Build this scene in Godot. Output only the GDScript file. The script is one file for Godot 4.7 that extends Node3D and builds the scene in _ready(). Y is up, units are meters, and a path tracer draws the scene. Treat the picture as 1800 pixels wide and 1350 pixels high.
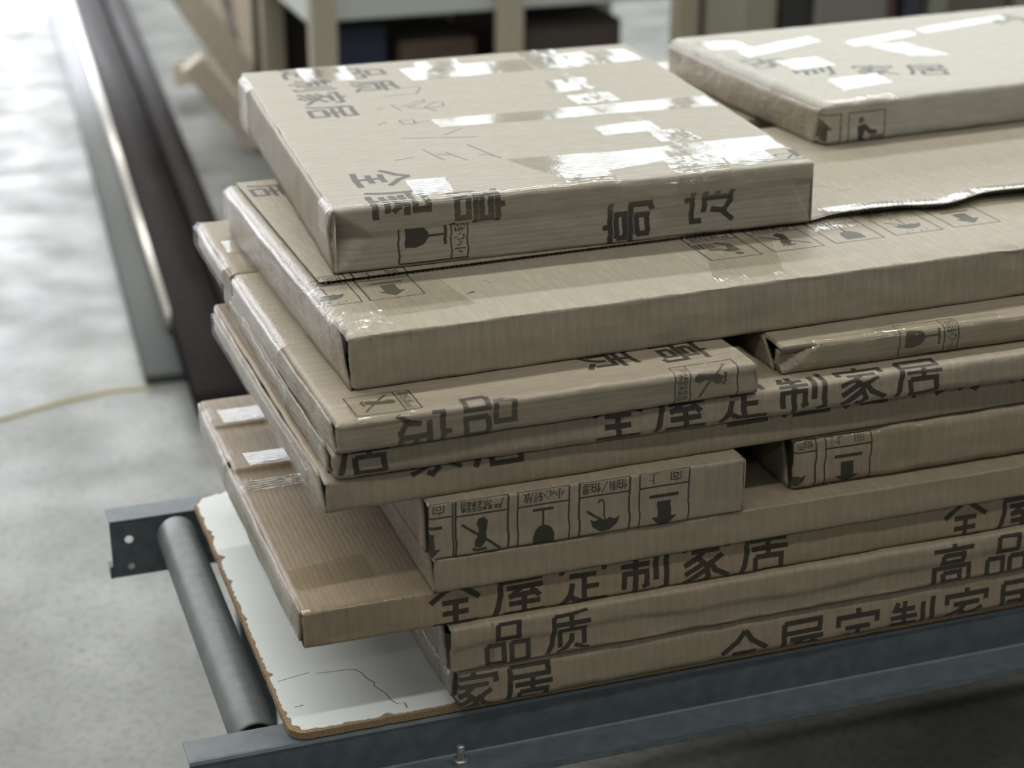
extends Node3D
# A stack of cardboard-wrapped furniture panels on a roller conveyor in a workshop hall.

var used := {}
var rib_x: ImageTexture      # flute relief, flutes along u
var rib_z: ImageTexture      # flute relief, flutes along v
var grain_x: ImageTexture
var grain_z: ImageTexture
var crinkle: ImageTexture
var groove_x: ImageTexture
var groove_z: ImageTexture
var taped_m: StandardMaterial3D
var tape_x: StandardMaterial3D
var tape_z: StandardMaterial3D
var film_m: StandardMaterial3D
var flap_m: StandardMaterial3D
const INK := 0.50

const GLYPHS := {
	"高": "50,2 50,16;6,16 94,16;28,28 72,28 72,44 28,44 28,28;12,99 12,55 88,55 88,92 76,97;32,67 68,67 68,87 32,87 32,67",
	"品": "29,6 71,6 71,40 29,40 29,6;8,54 42,54 42,95 8,95 8,54;58,54 92,54 92,95 58,95 58,54",
	"质": "88,4 60,10 18,12;18,12 18,50 14,76 4,97;18,32 95,32;55,12 54,46;32,84 32,46 82,46 82,84;57,56 55,72 44,86 26,99;62,82 92,98",
	"全": "50,3 36,24 5,47;50,3 64,24 95,47;26,50 74,50;26,71 74,71;50,50 50,94;9,94 91,94",
	"屋": "14,7 87,7 87,28 14,28;14,7 14,50 10,76 2,97;26,42 94,42;54,42 34,58 84,56;70,48 87,65;30,74 88,74;58,58 58,94;20,94 97,94",
	"定": "50,1 50,15;10,35 10,16 90,16 90,35;25,40 76,40;52,40 52,90;52,64 80,64;30,54 26,76 6,97;22,78 44,91 97,93",
	"制": "18,6 10,26;4,38 60,38;12,22 54,22;32,4 32,99;10,84 10,54 54,54 54,80 46,85;72,12 72,74;92,4 92,90 78,97",
	"家": "50,1 50,13;8,31 8,14 92,14 92,31;22,32 78,32;50,32 34,46 8,58;36,46 52,62 56,86 46,97 36,93;46,58 10,76;52,70 8,95;84,44 62,58;56,54 70,74 97,90",
	"居": "14,7 88,7 88,30 14,30;14,7 14,52 10,76 2,97;24,48 97,48;58,34 58,64;32,64 84,64 84,95 32,95 32,64",
	"小": "50,6 50,88 38,94;26,34 8,72;74,34 92,72",
	"心": "34,34 34,80 46,92 72,92 78,74;12,48 4,78;50,16 62,36;80,38 94,64",
	"轻": "4,18 48,18;26,4 10,48 46,48;30,34 30,98;2,72 50,66;54,10 90,10 50,48;68,28 96,48;56,58 94,58;75,58 75,92;50,92 98,92",
	"放": "22,4 28,16;2,24 50,24;18,24 16,66 2,96;18,46 44,46 42,88 30,92;66,4 50,44;60,28 96,28;84,28 74,66 46,96;58,44 72,74 98,96",
	"严": "10,10 90,10;36,10 36,34;64,10 64,34;16,18 26,30;84,18 74,30;8,38 92,38;16,38 14,70 2,96",
	"禁": "24,2 24,48;4,16 46,16;24,18 4,42;24,18 44,38;74,2 74,48;54,16 96,16;74,18 54,42;74,18 96,40;24,54 76,54;6,68 94,68;50,68 50,96 40,92;28,76 10,94;70,76 90,94",
	"踩": "8,8 38,8 38,32 8,32 8,8;24,32 24,88;24,58 42,58;8,52 8,92;2,92 44,84;90,6 50,14;54,22 60,36;70,18 74,34;92,18 82,36;46,50 98,50;72,40 72,98;70,54 46,84;74,54 98,84",
	"踏": "8,8 38,8 38,32 8,32 8,8;24,32 24,88;24,58 42,58;8,52 8,92;2,92 44,84;72,4 72,46;50,20 64,20 50,44;92,12 76,24;76,24 96,44;54,54 92,54 92,96 54,96 54,54;54,75 92,75",
	"怕": "20,4 20,98;6,24 2,46;32,22 38,36;70,4 60,22;50,22 92,22 92,92 50,92 50,22;50,56 92,56",
	"雨": "6,10 94,10;10,98 10,28 90,28 90,92 80,96;50,10 50,96;24,44 38,54;24,66 38,76;62,44 76,54;62,66 76,76",
	"湿": "8,8 20,20;2,34 16,46;4,94 22,62;36,8 88,8 88,42 36,42 36,8;36,25 88,25;52,48 52,92;72,48 72,92;34,58 42,80;92,56 82,80;26,94 98,94",
	"向": "46,2 36,20;10,98 10,22 90,22 90,90 78,96;32,44 68,44 68,78 32,78 32,44",
	"上": "46,4 46,92;46,38 84,38;6,92 94,92",
	"/": "80,4 20,96",
}
const MARKER := "0.149,-0.284 0.251,-0.259;0.209,-0.282 0.241,-0.306;0.165,-0.223 0.180,-0.165;0.178,-0.192 0.196,-0.186;0.191,-0.199 0.208,-0.154;0.228,-0.226 0.252,-0.149;0.229,-0.175 0.243,-0.170 0.252,-0.153;0.119,-0.184 0.147,-0.191;0.135,-0.360 0.148,-0.371;0.166,-0.375 0.170,-0.353 0.187,-0.353 0.187,-0.374 0.167,-0.373;0.188,-0.357 0.208,-0.359;0.151,-0.443 0.163,-0.450;0.177,-0.465 0.184,-0.426;0.190,-0.449 0.228,-0.476 0.228,-0.465 0.197,-0.441 0.222,-0.427 0.249,-0.435 0.252,-0.451 0.241,-0.458 0.220,-0.433 0.231,-0.408;0.183,-0.556 0.239,-0.555 0.239,-0.543 0.225,-0.512 0.197,-0.516 0.176,-0.511"


# ------------------------------------------------------------------ printing
class Canvas:
	const PX := 2048.0           # pixels per metre; the canvas is one metre wide
	var img: Image
	var v0: float                # how far the canvas reaches back over the top face
	var high: float
	var glyphs: Dictionary
	var clip_lo := -9.0         # only this span of v takes ink
	var clip_hi := 9.0

	func _init(over_top: float, down: float, g: Dictionary) -> void:
		v0 = over_top
		high = over_top + down
		glyphs = g
		img = Image.create(2048, int(ceil(high * PX)), false, Image.FORMAT_L8)
		img.fill(Color.WHITE)

	func fill(pts: PackedVector2Array, tone := 0.40) -> void:
		var n := pts.size()
		var lo := INF
		var hi := -INF
		var q := PackedVector2Array()
		for p in pts:
			var c := Vector2(p.x * PX, (p.y + v0) * PX)
			q.append(c)
			lo = minf(lo, c.y)
			hi = maxf(hi, c.y)
		var tint := Color(tone, tone, tone)
		lo = maxf(lo, (clip_lo + v0) * PX)
		hi = minf(hi, (clip_hi + v0) * PX)
		for row in range(maxi(0, int(floor(lo))), mini(img.get_height() - 1, int(ceil(hi))) + 1):
			var y := row + 0.5
			var xs := PackedFloat32Array()
			for i in n:
				var a := q[i]
				var b := q[(i + 1) % n]
				if (a.y <= y) != (b.y <= y):
					xs.append(a.x + (y - a.y) / (b.y - a.y) * (b.x - a.x))
			xs.sort()
			for k in range(0, xs.size() - 1, 2):
				var x0 := clampi(int(round(xs[k])), 0, 2046)
				var x1 := clampi(int(round(xs[k + 1])), 0, 2046)
				if x1 > x0:
					img.fill_rect(Rect2i(x0, row, x1 - x0, 1), tint)

	func line(pts: PackedVector2Array, width: float, tone := 0.40, square := true) -> void:
		for i in pts.size() - 1:
			var a := pts[i]
			var b := pts[i + 1]
			var d := (b - a).normalized()
			if square:
				if i > 0:
					a -= d * width * 0.5
				if i < pts.size() - 2:
					b += d * width * 0.5
			var s := d.orthogonal() * width * 0.5
			fill(PackedVector2Array([a + s, b + s, b - s, a - s]), tone)

	func strokes(data: String, at: Transform2D, width: float, tone := 0.40) -> void:
		for part in data.split(";"):
			var pts := PackedVector2Array()
			for pair in part.split(" "):
				var c := pair.split_floats(",")
				pts.append(at * Vector2(c[0], c[1]))
			line(pts, width, tone)

	func place(cu: float, cv: float, rot: float) -> Transform2D:
		return Transform2D(deg_to_rad(rot), Vector2(cu, cv))

	func glyph(ch: String, cu: float, cv: float, w: float, h: float, rot: float, weight: float) -> void:
		var t := place(cu, cv, rot) * Transform2D(Vector2(w / 100, 0), Vector2(0, h / 100), Vector2(-w / 2, -h / 2))
		strokes(glyphs[ch], t, weight)

	# u, v: the centre of the first character
	func text(words: String, u: float, v: float, size: float, pitch: float, rot := 0.0, weight := 0.0) -> void:
		var step := Vector2(pitch, 0).rotated(deg_to_rad(rot))
		for i in words.length():
			var c := Vector2(u, v) + step * i
			glyph(words[i], c.x, c.y, size, size, rot, weight if weight > 0.0 else size * 0.105)

	func disc(t: Transform2D, c: Vector2, rx: float, ry: float, from := 0.0, to := 360.0) -> void:
		var pts := PackedVector2Array()
		for k in 25:
			var a := deg_to_rad(lerpf(from, to, k / 24.0))
			pts.append(t * (c + Vector2(cos(a) * rx, sin(a) * ry)))
		fill(pts)

	func shape(t: Transform2D, flat: Array) -> void:
		var pts := PackedVector2Array()
		for k in range(0, flat.size(), 2):
			pts.append(t * Vector2(flat[k], flat[k + 1]))
		fill(pts)

	func path(t: Transform2D, flat: Array, w: float) -> void:
		var pts := PackedVector2Array()
		for k in range(0, flat.size(), 2):
			pts.append(t * Vector2(flat[k], flat[k + 1]))
		line(pts, w)

	# a handling mark: frame, picture above, caption strip below; w wide, 1.32 w high
	func mark(kind: String, cu: float, cv: float, w: float, rot: float) -> void:
		var t := place(cu, cv, rot) * Transform2D(Vector2(w / 100, 0), Vector2(0, w / 100), Vector2(-w / 2, -w * 0.66))
		var lw := w * 0.034
		path(t, [0, 0, 100, 0, 100, 132, 0, 132, 0, 0], lw)
		path(t, [0, 100, 100, 100], lw)
		var words: String = {"glass": "小心轻放", "foot": "严禁踩踏", "rain": "怕雨/怕湿", "up": "向上", "tumble": "严禁踩踏"}[kind]
		var n := words.length()
		var each := 20.0 if n > 2 else 24.0
		var gap := 20.5 if n == 4 else 17.5 if n == 5 else 46.0
		for i in n:
			var c := t * Vector2(50 + (i - (n - 1) / 2.0) * gap, 116)
			glyph(words[i], c.x, c.y, w * each / 100 * (0.85 if n == 5 else 1.0), w * 0.23, rot, w * 0.021)
		if kind == "glass":
			shape(t, [30, 12, 70, 12, 71, 34, 66, 48, 58, 55, 50, 57, 42, 55, 34, 48, 29, 34])
			path(t, [50, 56, 50, 88], w * 0.045)
			path(t, [30, 89, 70, 89], w * 0.055)
		elif kind == "foot":
			shape(t, [44, 42, 52, 30, 64, 32, 66, 44, 58, 56, 56, 68, 60, 80, 56, 90, 46, 92, 38, 84, 40, 70])
			for k in 5:
				disc(t, Vector2(66 - k * 5.4, 27 - absf(k - 1.0) * -1.6 - k * 1.2), 3.0, 3.6)
			path(t, [14, 22, 88, 82], w * 0.05)
		elif kind == "rain":
			shape(t, [20, 52, 26, 36, 40, 26, 50, 24, 60, 26, 74, 36, 80, 52, 70, 47, 60, 52, 50, 47, 40, 52, 30, 47])
			path(t, [50, 46, 50, 84, 53, 89, 58, 89, 61, 84], w * 0.035)
			path(t, [84, 70, 46, 40], w * 0.05)
			for k in 4:
				disc(t, Vector2(26 + k * 15, 14 - (k % 2) * 5), 2.0, 3.0)
		elif kind == "up":
			shape(t, [50, 10, 76, 36, 64, 36, 64, 68, 36, 68, 36, 36, 24, 36])
			path(t, [20, 80, 80, 80], w * 0.07)
		else:
			disc(t, Vector2(34, 20), 8, 8)
			shape(t, [24, 34, 46, 30, 60, 44, 80, 48, 78, 58, 56, 56, 46, 46, 40, 66, 58, 82, 50, 90, 28, 72])
			for k in 4:
				path(t, [62, 62 + k * 8, 96, 62 + k * 8], lw)
			for k in 4:
				path(t, [64 + k * 10, 60, 64 + k * 10, 88], lw)

	func texture() -> ImageTexture:
		img.fill_rect(Rect2i(2040, 0, 8, img.get_height()), Color.WHITE)
		img.fill_rect(Rect2i(0, 0, 2048, 3), Color.WHITE)
		return ImageTexture.create_from_image(img)


# ------------------------------------------------------------------ wrapped panels
class Pack:
	var node: Node3D
	var wide: float
	var deep: float
	var thick: float
	var soft := 0.006
	var shear := 0.0
	var rough_edge := 0.0015
	var ragged := 0.0012
	var more_v := PackedFloat32Array()
	var end_round := 0.004       # how round the edges at both ends are
	var dent := 0.0012
	var nz := FastNoiseLite.new()
	var extra = null
	var canvas: Canvas
	var card: StandardMaterial3D

	func corner(v: float) -> Vector2:   # (z, y) on the sharp box outline; v = 0 on the upper front edge
		if v < -deep:
			return Vector2(-deep, maxf(0.0, thick + v + deep))
		if v < 0.0:
			return Vector2(v, thick)
		if v < thick:
			return Vector2(0.0, thick - v)
		return Vector2(maxf(-deep, thick - v), 0.0)

	func out(v: float) -> Vector2:
		if v < -deep:
			return Vector2(-1, 0)
		if v < 0.0:
			return Vector2(0, 1)
		if v < thick:
			return Vector2(1, 0)
		return Vector2(0, -1)

	func surf(u: float, v: float) -> Vector3:
		var r := soft * (1.0 + 0.4 * nz.get_noise_2d(u * 300.0, 77.0))
		var q := Vector2.ZERO
		var n := Vector2.ZERO
		for k in range(-2, 3):
			q += corner(v + k * r * 0.5)
			n += out(v + k * r * 0.5)
		q /= 5.0
		n /= 5.0
		var d := 0.0
		if v > 0.0 and v < thick:
			d += dent * nz.get_noise_2d(u * 160.0, v * 400.0) - dent * 0.2
		elif v <= 0.0 and v > -deep:
			d -= dent * 0.45 * (0.5 + 0.5 * nz.get_noise_2d(u * 90.0, v * 90.0 + 40.0))
		if v > -0.03 and v < minf(0.025, thick * 0.6):
			var w := 1.0 - absf(v) / 0.03
			d += w * rough_edge * (nz.get_noise_2d(u * 240.0, 9.0) + 0.6 * nz.get_noise_2d(u * 700.0, 19.0) - 0.5)
		if extra != null:
			d += extra.call(u, v)
		var e := clampf(1.0 - minf(u, wide - u) / end_round, 0.0, 1.0)
		d -= end_round * (1.0 - sqrt(maxf(0.0, 1.0 - e * e)))
		q += n * d
		var wob := ragged * (nz.get_noise_2d(v * 500.0, 300.0) + 0.7 * nz.get_noise_2d(v * 1700.0, 400.0))
		return Vector3(clampf(u, 0.0, wide) + wob - shear * q.x, q.y, q.x)

	func normal(u: float, v: float) -> Vector3:
		return ((surf(u, v + 0.002) - surf(u, v - 0.002)).cross(surf(minf(wide, u + 0.003), v) - surf(maxf(0.0, u - 0.003), v))).normalized()


func rng(n: int) -> FastNoiseLite:
	var z := FastNoiseLite.new()
	z.seed = n
	z.noise_type = FastNoiseLite.TYPE_SIMPLEX_SMOOTH
	z.frequency = 0.05
	z.fractal_octaves = 3
	return z


# ------------------------------------------------------------------ node helpers
func numbered(called: String) -> String:
	if not used.has(called):
		used[called] = 0
		return called
	used[called] += 1
	return "%s_%03d" % [called, used[called]]


func thing(called: String, label: String, category: String, at := Vector3.ZERO, turn := 0.0, group := "") -> Node3D:
	var o := Node3D.new()
	o.name = numbered(called)
	add_child(o)
	o.position = at
	o.rotation_degrees.y = turn
	o.set_meta("label", label)
	o.set_meta("category", category)
	if group:
		o.set_meta("group", group)
	return o


func part(called: String, mesh: Mesh, m: Material, parent: Node, at := Vector3.ZERO, turn := Vector3.ZERO) -> MeshInstance3D:
	var o := MeshInstance3D.new()
	o.name = called
	o.mesh = mesh
	o.material_override = m
	parent.add_child(o, true)
	o.position = at
	o.rotation_degrees = turn
	return o


func single(called: String, label: String, category: String, mesh: Mesh, m: Material, at := Vector3.ZERO, turn := Vector3.ZERO, group := "") -> MeshInstance3D:
	var o := part(numbered(called), mesh, m, self, at, turn)
	o.set_meta("label", label)
	o.set_meta("category", category)
	if group:
		o.set_meta("group", group)
	return o


func struct(called: String, mesh: Mesh, m: Material, at := Vector3.ZERO, parent: Node = self) -> MeshInstance3D:
	var o := part(called, mesh, m, parent, at)
	if parent == self:
		o.set_meta("kind", "structure")
	return o


func mat(c: Color, rough := 0.6, metal := 0.0, spec := 0.5) -> StandardMaterial3D:
	var m := StandardMaterial3D.new()
	m.albedo_color = c
	m.roughness = rough
	m.metallic = metal
	m.metallic_specular = spec
	return m


func mottled(c1: Color, c2: Color, scale: float, freq: float, n: int, rough := 0.7, metal := 0.0) -> StandardMaterial3D:
	var m := mat(Color.WHITE, rough, metal)
	var t := NoiseTexture2D.new()
	t.width = 512
	t.height = 512
	t.seamless = true
	var z := FastNoiseLite.new()
	z.seed = n
	z.frequency = freq
	z.fractal_octaves = 5
	t.noise = z
	var g := Gradient.new()
	g.set_color(0, c1)
	g.set_color(1, c2)
	t.color_ramp = g
	m.albedo_texture = t
	m.uv1_triplanar = true
	m.uv1_world_triplanar = true
	m.uv1_scale = Vector3.ONE * scale
	return m


# ------------------------------------------------------------------ mesh helpers
func tri(st: SurfaceTool, a: Vector3, b: Vector3, c: Vector3) -> void:
	var n := (c - a).cross(b - a).normalized()
	for p in [a, b, c]:
		st.set_normal(n)
		st.add_vertex(p)


func box(size: Vector3, bevel := 0.003, at := Vector3.ZERO, st: SurfaceTool = null) -> ArrayMesh:
	var own := st == null
	if own:
		st = SurfaceTool.new()
		st.begin(Mesh.PRIMITIVE_TRIANGLES)
	var h := size / 2
	var b := minf(bevel, minf(h.x, minf(h.y, h.z)) * 0.9)
	var face := func(pts: Array) -> void:
		var mid := Vector3.ZERO
		for p in pts:
			mid += p
		for k in range(1, pts.size() - 1):
			var n: Vector3 = (pts[k + 1] - pts[0]).cross(pts[k] - pts[0])
			if n.dot(mid) > 0:
				tri(st, at + pts[0], at + pts[k], at + pts[k + 1])
			else:
				tri(st, at + pts[0], at + pts[k + 1], at + pts[k])
	for ax in 3:
		var o1 := (ax + 1) % 3
		var o2 := (ax + 2) % 3
		for s in [-1.0, 1.0]:
			var pts := []
			for c in [[-1, -1], [1, -1], [1, 1], [-1, 1]]:
				var p := Vector3.ZERO
				p[ax] = s * h[ax]
				p[o1] = c[0] * (h[o1] - b)
				p[o2] = c[1] * (h[o2] - b)
				pts.append(p)
			face.call(pts)
		for s1 in [-1.0, 1.0]:
			for s2 in [-1.0, 1.0]:
				var pts := []
				for e in [[0, -1.0], [0, 1.0], [1, 1.0], [1, -1.0]]:
					var p := Vector3.ZERO
					p[ax] = e[1] * (h[ax] - b)
					p[o1] = s1 * (h[o1] - (0.0 if e[0] == 0 else b))
					p[o2] = s2 * (h[o2] - (b if e[0] == 0 else 0.0))
					pts.append(p)
				face.call(pts)
	for sx in [-1.0, 1.0]:
		for sy in [-1.0, 1.0]:
			for sz in [-1.0, 1.0]:
				face.call([Vector3(sx * h.x, sy * (h.y - b), sz * (h.z - b)), Vector3(sx * (h.x - b), sy * h.y, sz * (h.z - b)), Vector3(sx * (h.x - b), sy * (h.y - b), sz * h.z)])
	return st.commit() if own else null


# a closed prism: outline in (x, y), pushed from z = 0 to z = -depth
func prism(outline: PackedVector2Array, depth: float) -> ArrayMesh:
	var st := SurfaceTool.new()
	st.begin(Mesh.PRIMITIVE_TRIANGLES)
	var pts := outline
	if Geometry2D.is_polygon_clockwise(pts):
		pts.reverse()
	var ids := Geometry2D.triangulate_polygon(pts)
	for k in range(0, ids.size(), 3):
		var q := [pts[ids[k]], pts[ids[k + 1]], pts[ids[k + 2]]]
		var f := []
		for p in q:
			f.append(Vector3(p.x, p.y, 0))
		if (f[2] - f[0]).cross(f[1] - f[0]).z < 0:
			f = [f[0], f[2], f[1]]
		tri(st, f[0], f[1], f[2])
		var off := Vector3(0, 0, -depth)
		tri(st, f[0] + off, f[2] + off, f[1] + off)
	var n := pts.size()
	for i in n:
		var a := Vector3(pts[i].x, pts[i].y, 0)
		var b := Vector3(pts[(i + 1) % n].x, pts[(i + 1) % n].y, 0)
		var a2 := a - Vector3(0, 0, depth)
		var b2 := b - Vector3(0, 0, depth)
		var mid2 := (pts[i] + pts[(i + 1) % n]) / 2
		var edge := pts[(i + 1) % n] - pts[i]
		var outward := Vector3(edge.y, -edge.x, 0)
		if (b2 - a).cross(b - a).dot(outward) > 0:
			tri(st, a, b, b2)
			tri(st, a, b2, a2)
		else:
			tri(st, a, b2, b)
			tri(st, a, a2, b2)
	return st.commit()


# lathe round the z axis: profile of (radius, z)
func lathe(profile: Array, seg := 40) -> ArrayMesh:
	return sheet(seg + 1, profile.size(), func(i: float, j: float) -> Vector3:
		var p: Vector2 = profile[int(round(j * (profile.size() - 1)))]
		var a := TAU * i
		return Vector3(cos(a) * p.x, sin(a) * p.x, p.y), null, true)


# an open smooth sheet: fn(i, j) with i, j in 0..1; uv(i, j) if given
func sheet(ni: int, nj: int, fn: Callable, uvf = null, flip := false) -> ArrayMesh:
	var st := SurfaceTool.new()
	st.begin(Mesh.PRIMITIVE_TRIANGLES)
	for j in nj:
		for i in ni:
			var s := i / float(ni - 1)
			var t := j / float(nj - 1)
			st.set_smooth_group(0)
			st.set_uv(uvf.call(s, t) if uvf != null else Vector2(s, t))
			st.add_vertex(fn.call(s, t))
	weave(st, ni, nj, 0, flip)
	st.generate_normals()
	st.generate_tangents()
	return st.commit()


func weave(st: SurfaceTool, ni: int, nj: int, base := 0, flip := false) -> void:
	for j in nj - 1:
		for i in ni - 1:
			var a := base + j * ni + i
			var ids := [a, a + 1, a + ni + 1, a, a + ni + 1, a + ni]
			if flip:
				ids = [a, a + ni + 1, a + 1, a, a + ni, a + ni + 1]
			for k in ids:
				st.add_index(k)


# a closed plate: fn as in sheet() is its outer face, thick is how far the inner face lies behind
func plate(ni: int, nj: int, fn: Callable, thick: Vector3, flip := false) -> ArrayMesh:
	var st := SurfaceTool.new()
	st.begin(Mesh.PRIMITIVE_TRIANGLES)
	for layer in 2:
		for j in nj:
			for i in ni:
				var s := i / float(ni - 1)
				var t := j / float(nj - 1)
				st.set_smooth_group(layer)
				st.set_uv(Vector2(s, t))
				var p: Vector3 = fn.call(s, t)
				st.add_vertex(p + thick * layer)
	weave(st, ni, nj, 0, flip)
	weave(st, ni, nj, ni * nj, not flip)
	var ring := []
	for i in ni:
		ring.append(i)
	for j in range(1, nj):
		ring.append(j * ni + ni - 1)
	for i in range(ni - 2, -1, -1):
		ring.append((nj - 1) * ni + i)
	for j in range(nj - 2, 0, -1):
		ring.append(j * ni)
	for k in ring.size():
		var a: int = ring[k]
		var b: int = ring[(k + 1) % ring.size()]
		var o := ni * nj
		for id in ([a, b + o, b, a, a + o, b + o] if not flip else [a, b, b + o, a, b + o, a + o]):
			st.add_index(id)
	st.deindex()
	st.generate_normals()
	return st.commit()


# ------------------------------------------------------------------ textures
func make_textures() -> void:
	var z := rng(5)
	z.frequency = 0.02
	var fine := FastNoiseLite.new()
	fine.seed = 8
	fine.frequency = 0.35
	var long_streak := rng(12).get_seamless_image(32, 256)
	long_streak.resize(256, 256, Image.INTERPOLATE_CUBIC)
	var soft_streak := rng(21).get_seamless_image(96, 96)
	soft_streak.resize(256, 256, Image.INTERPOLATE_CUBIC)
	var hx := Image.create(256, 256, false, Image.FORMAT_L8)
	var hz := Image.create(256, 256, false, Image.FORMAT_L8)
	var gx := Image.create(256, 256, false, Image.FORMAT_L8)
	var gz := Image.create(256, 256, false, Image.FORMAT_L8)
	for y in 256:
		for x in 256:
			var f := fine.get_noise_2d(x, y)
			var a := soft_streak.get_pixel(x, y).r
			var rib := 0.5 + 0.34 * sin(TAU * (y * 16.0 / 256.0 + (a - 0.5) * 0.06)) * (0.75 + 0.5 * a)
			var h := clampf(rib + f * 0.10, 0, 1)
			hx.set_pixel(x, y, Color(h, h, h))
			hz.set_pixel(y, x, Color(h, h, h))
			var g := clampf(0.90 + 0.085 * (long_streak.get_pixel(x, y).r - 0.5) + 0.035 * (a - 0.5) + 0.06 * f, 0, 1)
			gx.set_pixel(x, y, Color(g, g, g))
			gz.set_pixel(y, x, Color(g, g, g))
	var tx := Image.create(256, 256, false, Image.FORMAT_L8)
	var tz := Image.create(256, 256, false, Image.FORMAT_L8)
	for y in 256:
		for x in 256:
			var a := soft_streak.get_pixel(x, y).r
			var wave := 0.5 + 0.5 * cos(TAU * (y * 16.0 / 256.0 + (a - 0.5) * 0.5))
			var h := 0.85 - (0.35 + 0.9 * a) * pow(wave, 6.0) * 0.6 + 0.10 * (soft_streak.get_pixel((x * 3) % 256, (y * 3) % 256).r - 0.5)
			tx.set_pixel(x, y, Color(h, h, h))
			tz.set_pixel(y, x, Color(h, h, h))
	groove_x = ImageTexture.create_from_image(tx)
	groove_z = ImageTexture.create_from_image(tz)
	rib_x = ImageTexture.create_from_image(hx)
	rib_z = ImageTexture.create_from_image(hz)
	grain_x = ImageTexture.create_from_image(gx)
	grain_z = ImageTexture.create_from_image(gz)
	var c := FastNoiseLite.new()
	c.seed = 31
	c.fractal_type = FastNoiseLite.FRACTAL_RIDGED
	c.frequency = 0.018
	c.fractal_octaves = 4
	c.domain_warp_enabled = true
	c.domain_warp_amplitude = 40
	crinkle = ImageTexture.create_from_image(c.get_seamless_image(512, 512))


func clear(tint: Color, relief: Texture2D, cm: float, tile: float, rough := 0.07) -> StandardMaterial3D:
	var m := mat(tint, rough)
	m.transparency = BaseMaterial3D.TRANSPARENCY_ALPHA
	m.cull_mode = BaseMaterial3D.CULL_DISABLED
	m.heightmap_enabled = true
	m.heightmap_texture = relief
	m.heightmap_scale = cm
	m.uv1_scale = Vector3(1 / tile, 1 / tile, 1)
	return m


func cardboard(tint: Color, along_x: bool, print_on: Canvas = null) -> StandardMaterial3D:
	var m := mat(tint, 0.50, 0.0, 0.5)
	m.albedo_texture = grain_x if along_x else grain_z
	m.heightmap_enabled = true
	m.heightmap_texture = rib_x if along_x else rib_z
	m.heightmap_scale = 0.018
	m.uv1_scale = Vector3(1 / 0.104, 1 / 0.104, 1)
	if print_on:
		m.detail_enabled = true
		m.detail_albedo = print_on.texture()
		m.detail_blend_mode = BaseMaterial3D.BLEND_MODE_MUL
		m.detail_uv_layer = BaseMaterial3D.DETAIL_UV_2
	return m


# ------------------------------------------------------------------ package builders
func package(label: String, at: Vector3, turn: float, wide: float, deep: float, thick: float, n: int, print_on: Canvas, tint: Color, along_x := false, called := "wrapped_panel") -> Pack:
	var p := Pack.new()
	p.node = thing(called, label, "package", at, turn, "")
	p.wide = wide
	p.deep = deep
	p.thick = thick
	p.nz = rng(n)
	p.canvas = print_on
	p.card = cardboard(tint, along_x, print_on)
	return p


func body(p: Pack, left_cap := 0.012, right_cap := 0.0) -> void:
	var us := PackedFloat32Array()
	var x := 0.0
	while x < p.wide - 0.001:
		us.append(x)
		x += 0.0014 if x < 0.013 or x > p.wide - 0.013 else 0.003 if x < 0.055 or x > p.wide - 0.04 else 0.011
	us.append(p.wide)
	var vs := PackedFloat32Array()
	var r := p.soft * 1.6
	vs.append_array([-p.deep - p.thick, -p.deep - p.thick * 0.5, -p.deep - r, -p.deep - r * 0.4, -p.deep, -p.deep + r * 0.4, -p.deep + r])
	var v := -p.deep + r + 0.02
	while v < -0.045:
		vs.append(v)
		v += 0.021
	v = -0.045
	while v < p.thick + r:
		vs.append(v)
		v += 0.0024 if absf(v) < r or absf(v - p.thick) < r else 0.0042
	vs.append_array([p.thick + r + 0.004, p.thick + p.deep * 0.5, p.thick + p.deep])
	vs.append_array(p.more_v)
	vs.sort()
	var st := SurfaceTool.new()
	st.begin(Mesh.PRIMITIVE_TRIANGLES)
	for b in vs:
		for a in us:
			st.set_smooth_group(0)
			st.set_uv(Vector2(a, b))
			if p.canvas:
				st.set_uv2(Vector2(clampf(a, 0.0, 0.9985), clampf((b + p.canvas.v0) / p.canvas.high, 0.0005, 0.9995)))
			st.add_vertex(p.surf(a, b))
	weave(st, us.size(), vs.size(), 0, true)
	var first := us.size() * vs.size()
	for side in 2:
		var cx := left_cap if side == 0 else p.wide - maxf(right_cap, 0.001)
		for c in [[0.001, -0.001], [p.thick - 0.002, -0.001], [p.thick - 0.002, -p.deep + 0.001], [0.001, -p.deep + 0.001]]:
			st.set_smooth_group(1 + side)
			st.set_uv(Vector2(c[1], c[0]))
			if p.canvas:
				st.set_uv2(Vector2(0.9985, 0.0005))
			st.add_vertex(Vector3(cx - p.shear * c[1], c[0], c[1]))
		var f := first + side * 4
		for id in ([0, 2, 1, 0, 3, 2] if side == 0 else [0, 1, 2, 0, 2, 3]):
			st.add_index(f + id)
	st.generate_normals()
	st.generate_tangents()
	part("wrapping", st.commit(), p.card, p.node)


# the folded end of the wrapping, with a slit along the front corner; gap(y) is how wide
func end_flap(p: Pack, gap: Callable, bow := 0.004, right := false, bare := false) -> void:
	var nz := p.nz
	var fn := func(s: float, t: float) -> Vector3:
		var y := lerpf(0.0008, p.thick - p.end_round * 0.8, t)
		var z := lerpf(-p.deep + 0.003, -float(gap.call(t)), s)
		var out := 0.0015 + bow * sin(PI * s) * sin(PI * (0.15 + 0.7 * t)) + 0.0016 * nz.get_noise_2d(z * 200.0, y * 300.0 + 600.0)
		return Vector3((p.wide + out) if right else -out, y, z) - Vector3(p.shear * z, 0, 0)
	part("end_flap", plate(60, 9, fn, Vector3(-0.003 if right else 0.003, 0, 0), right), flap_m if bare or right else taped_m, p.node)


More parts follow.
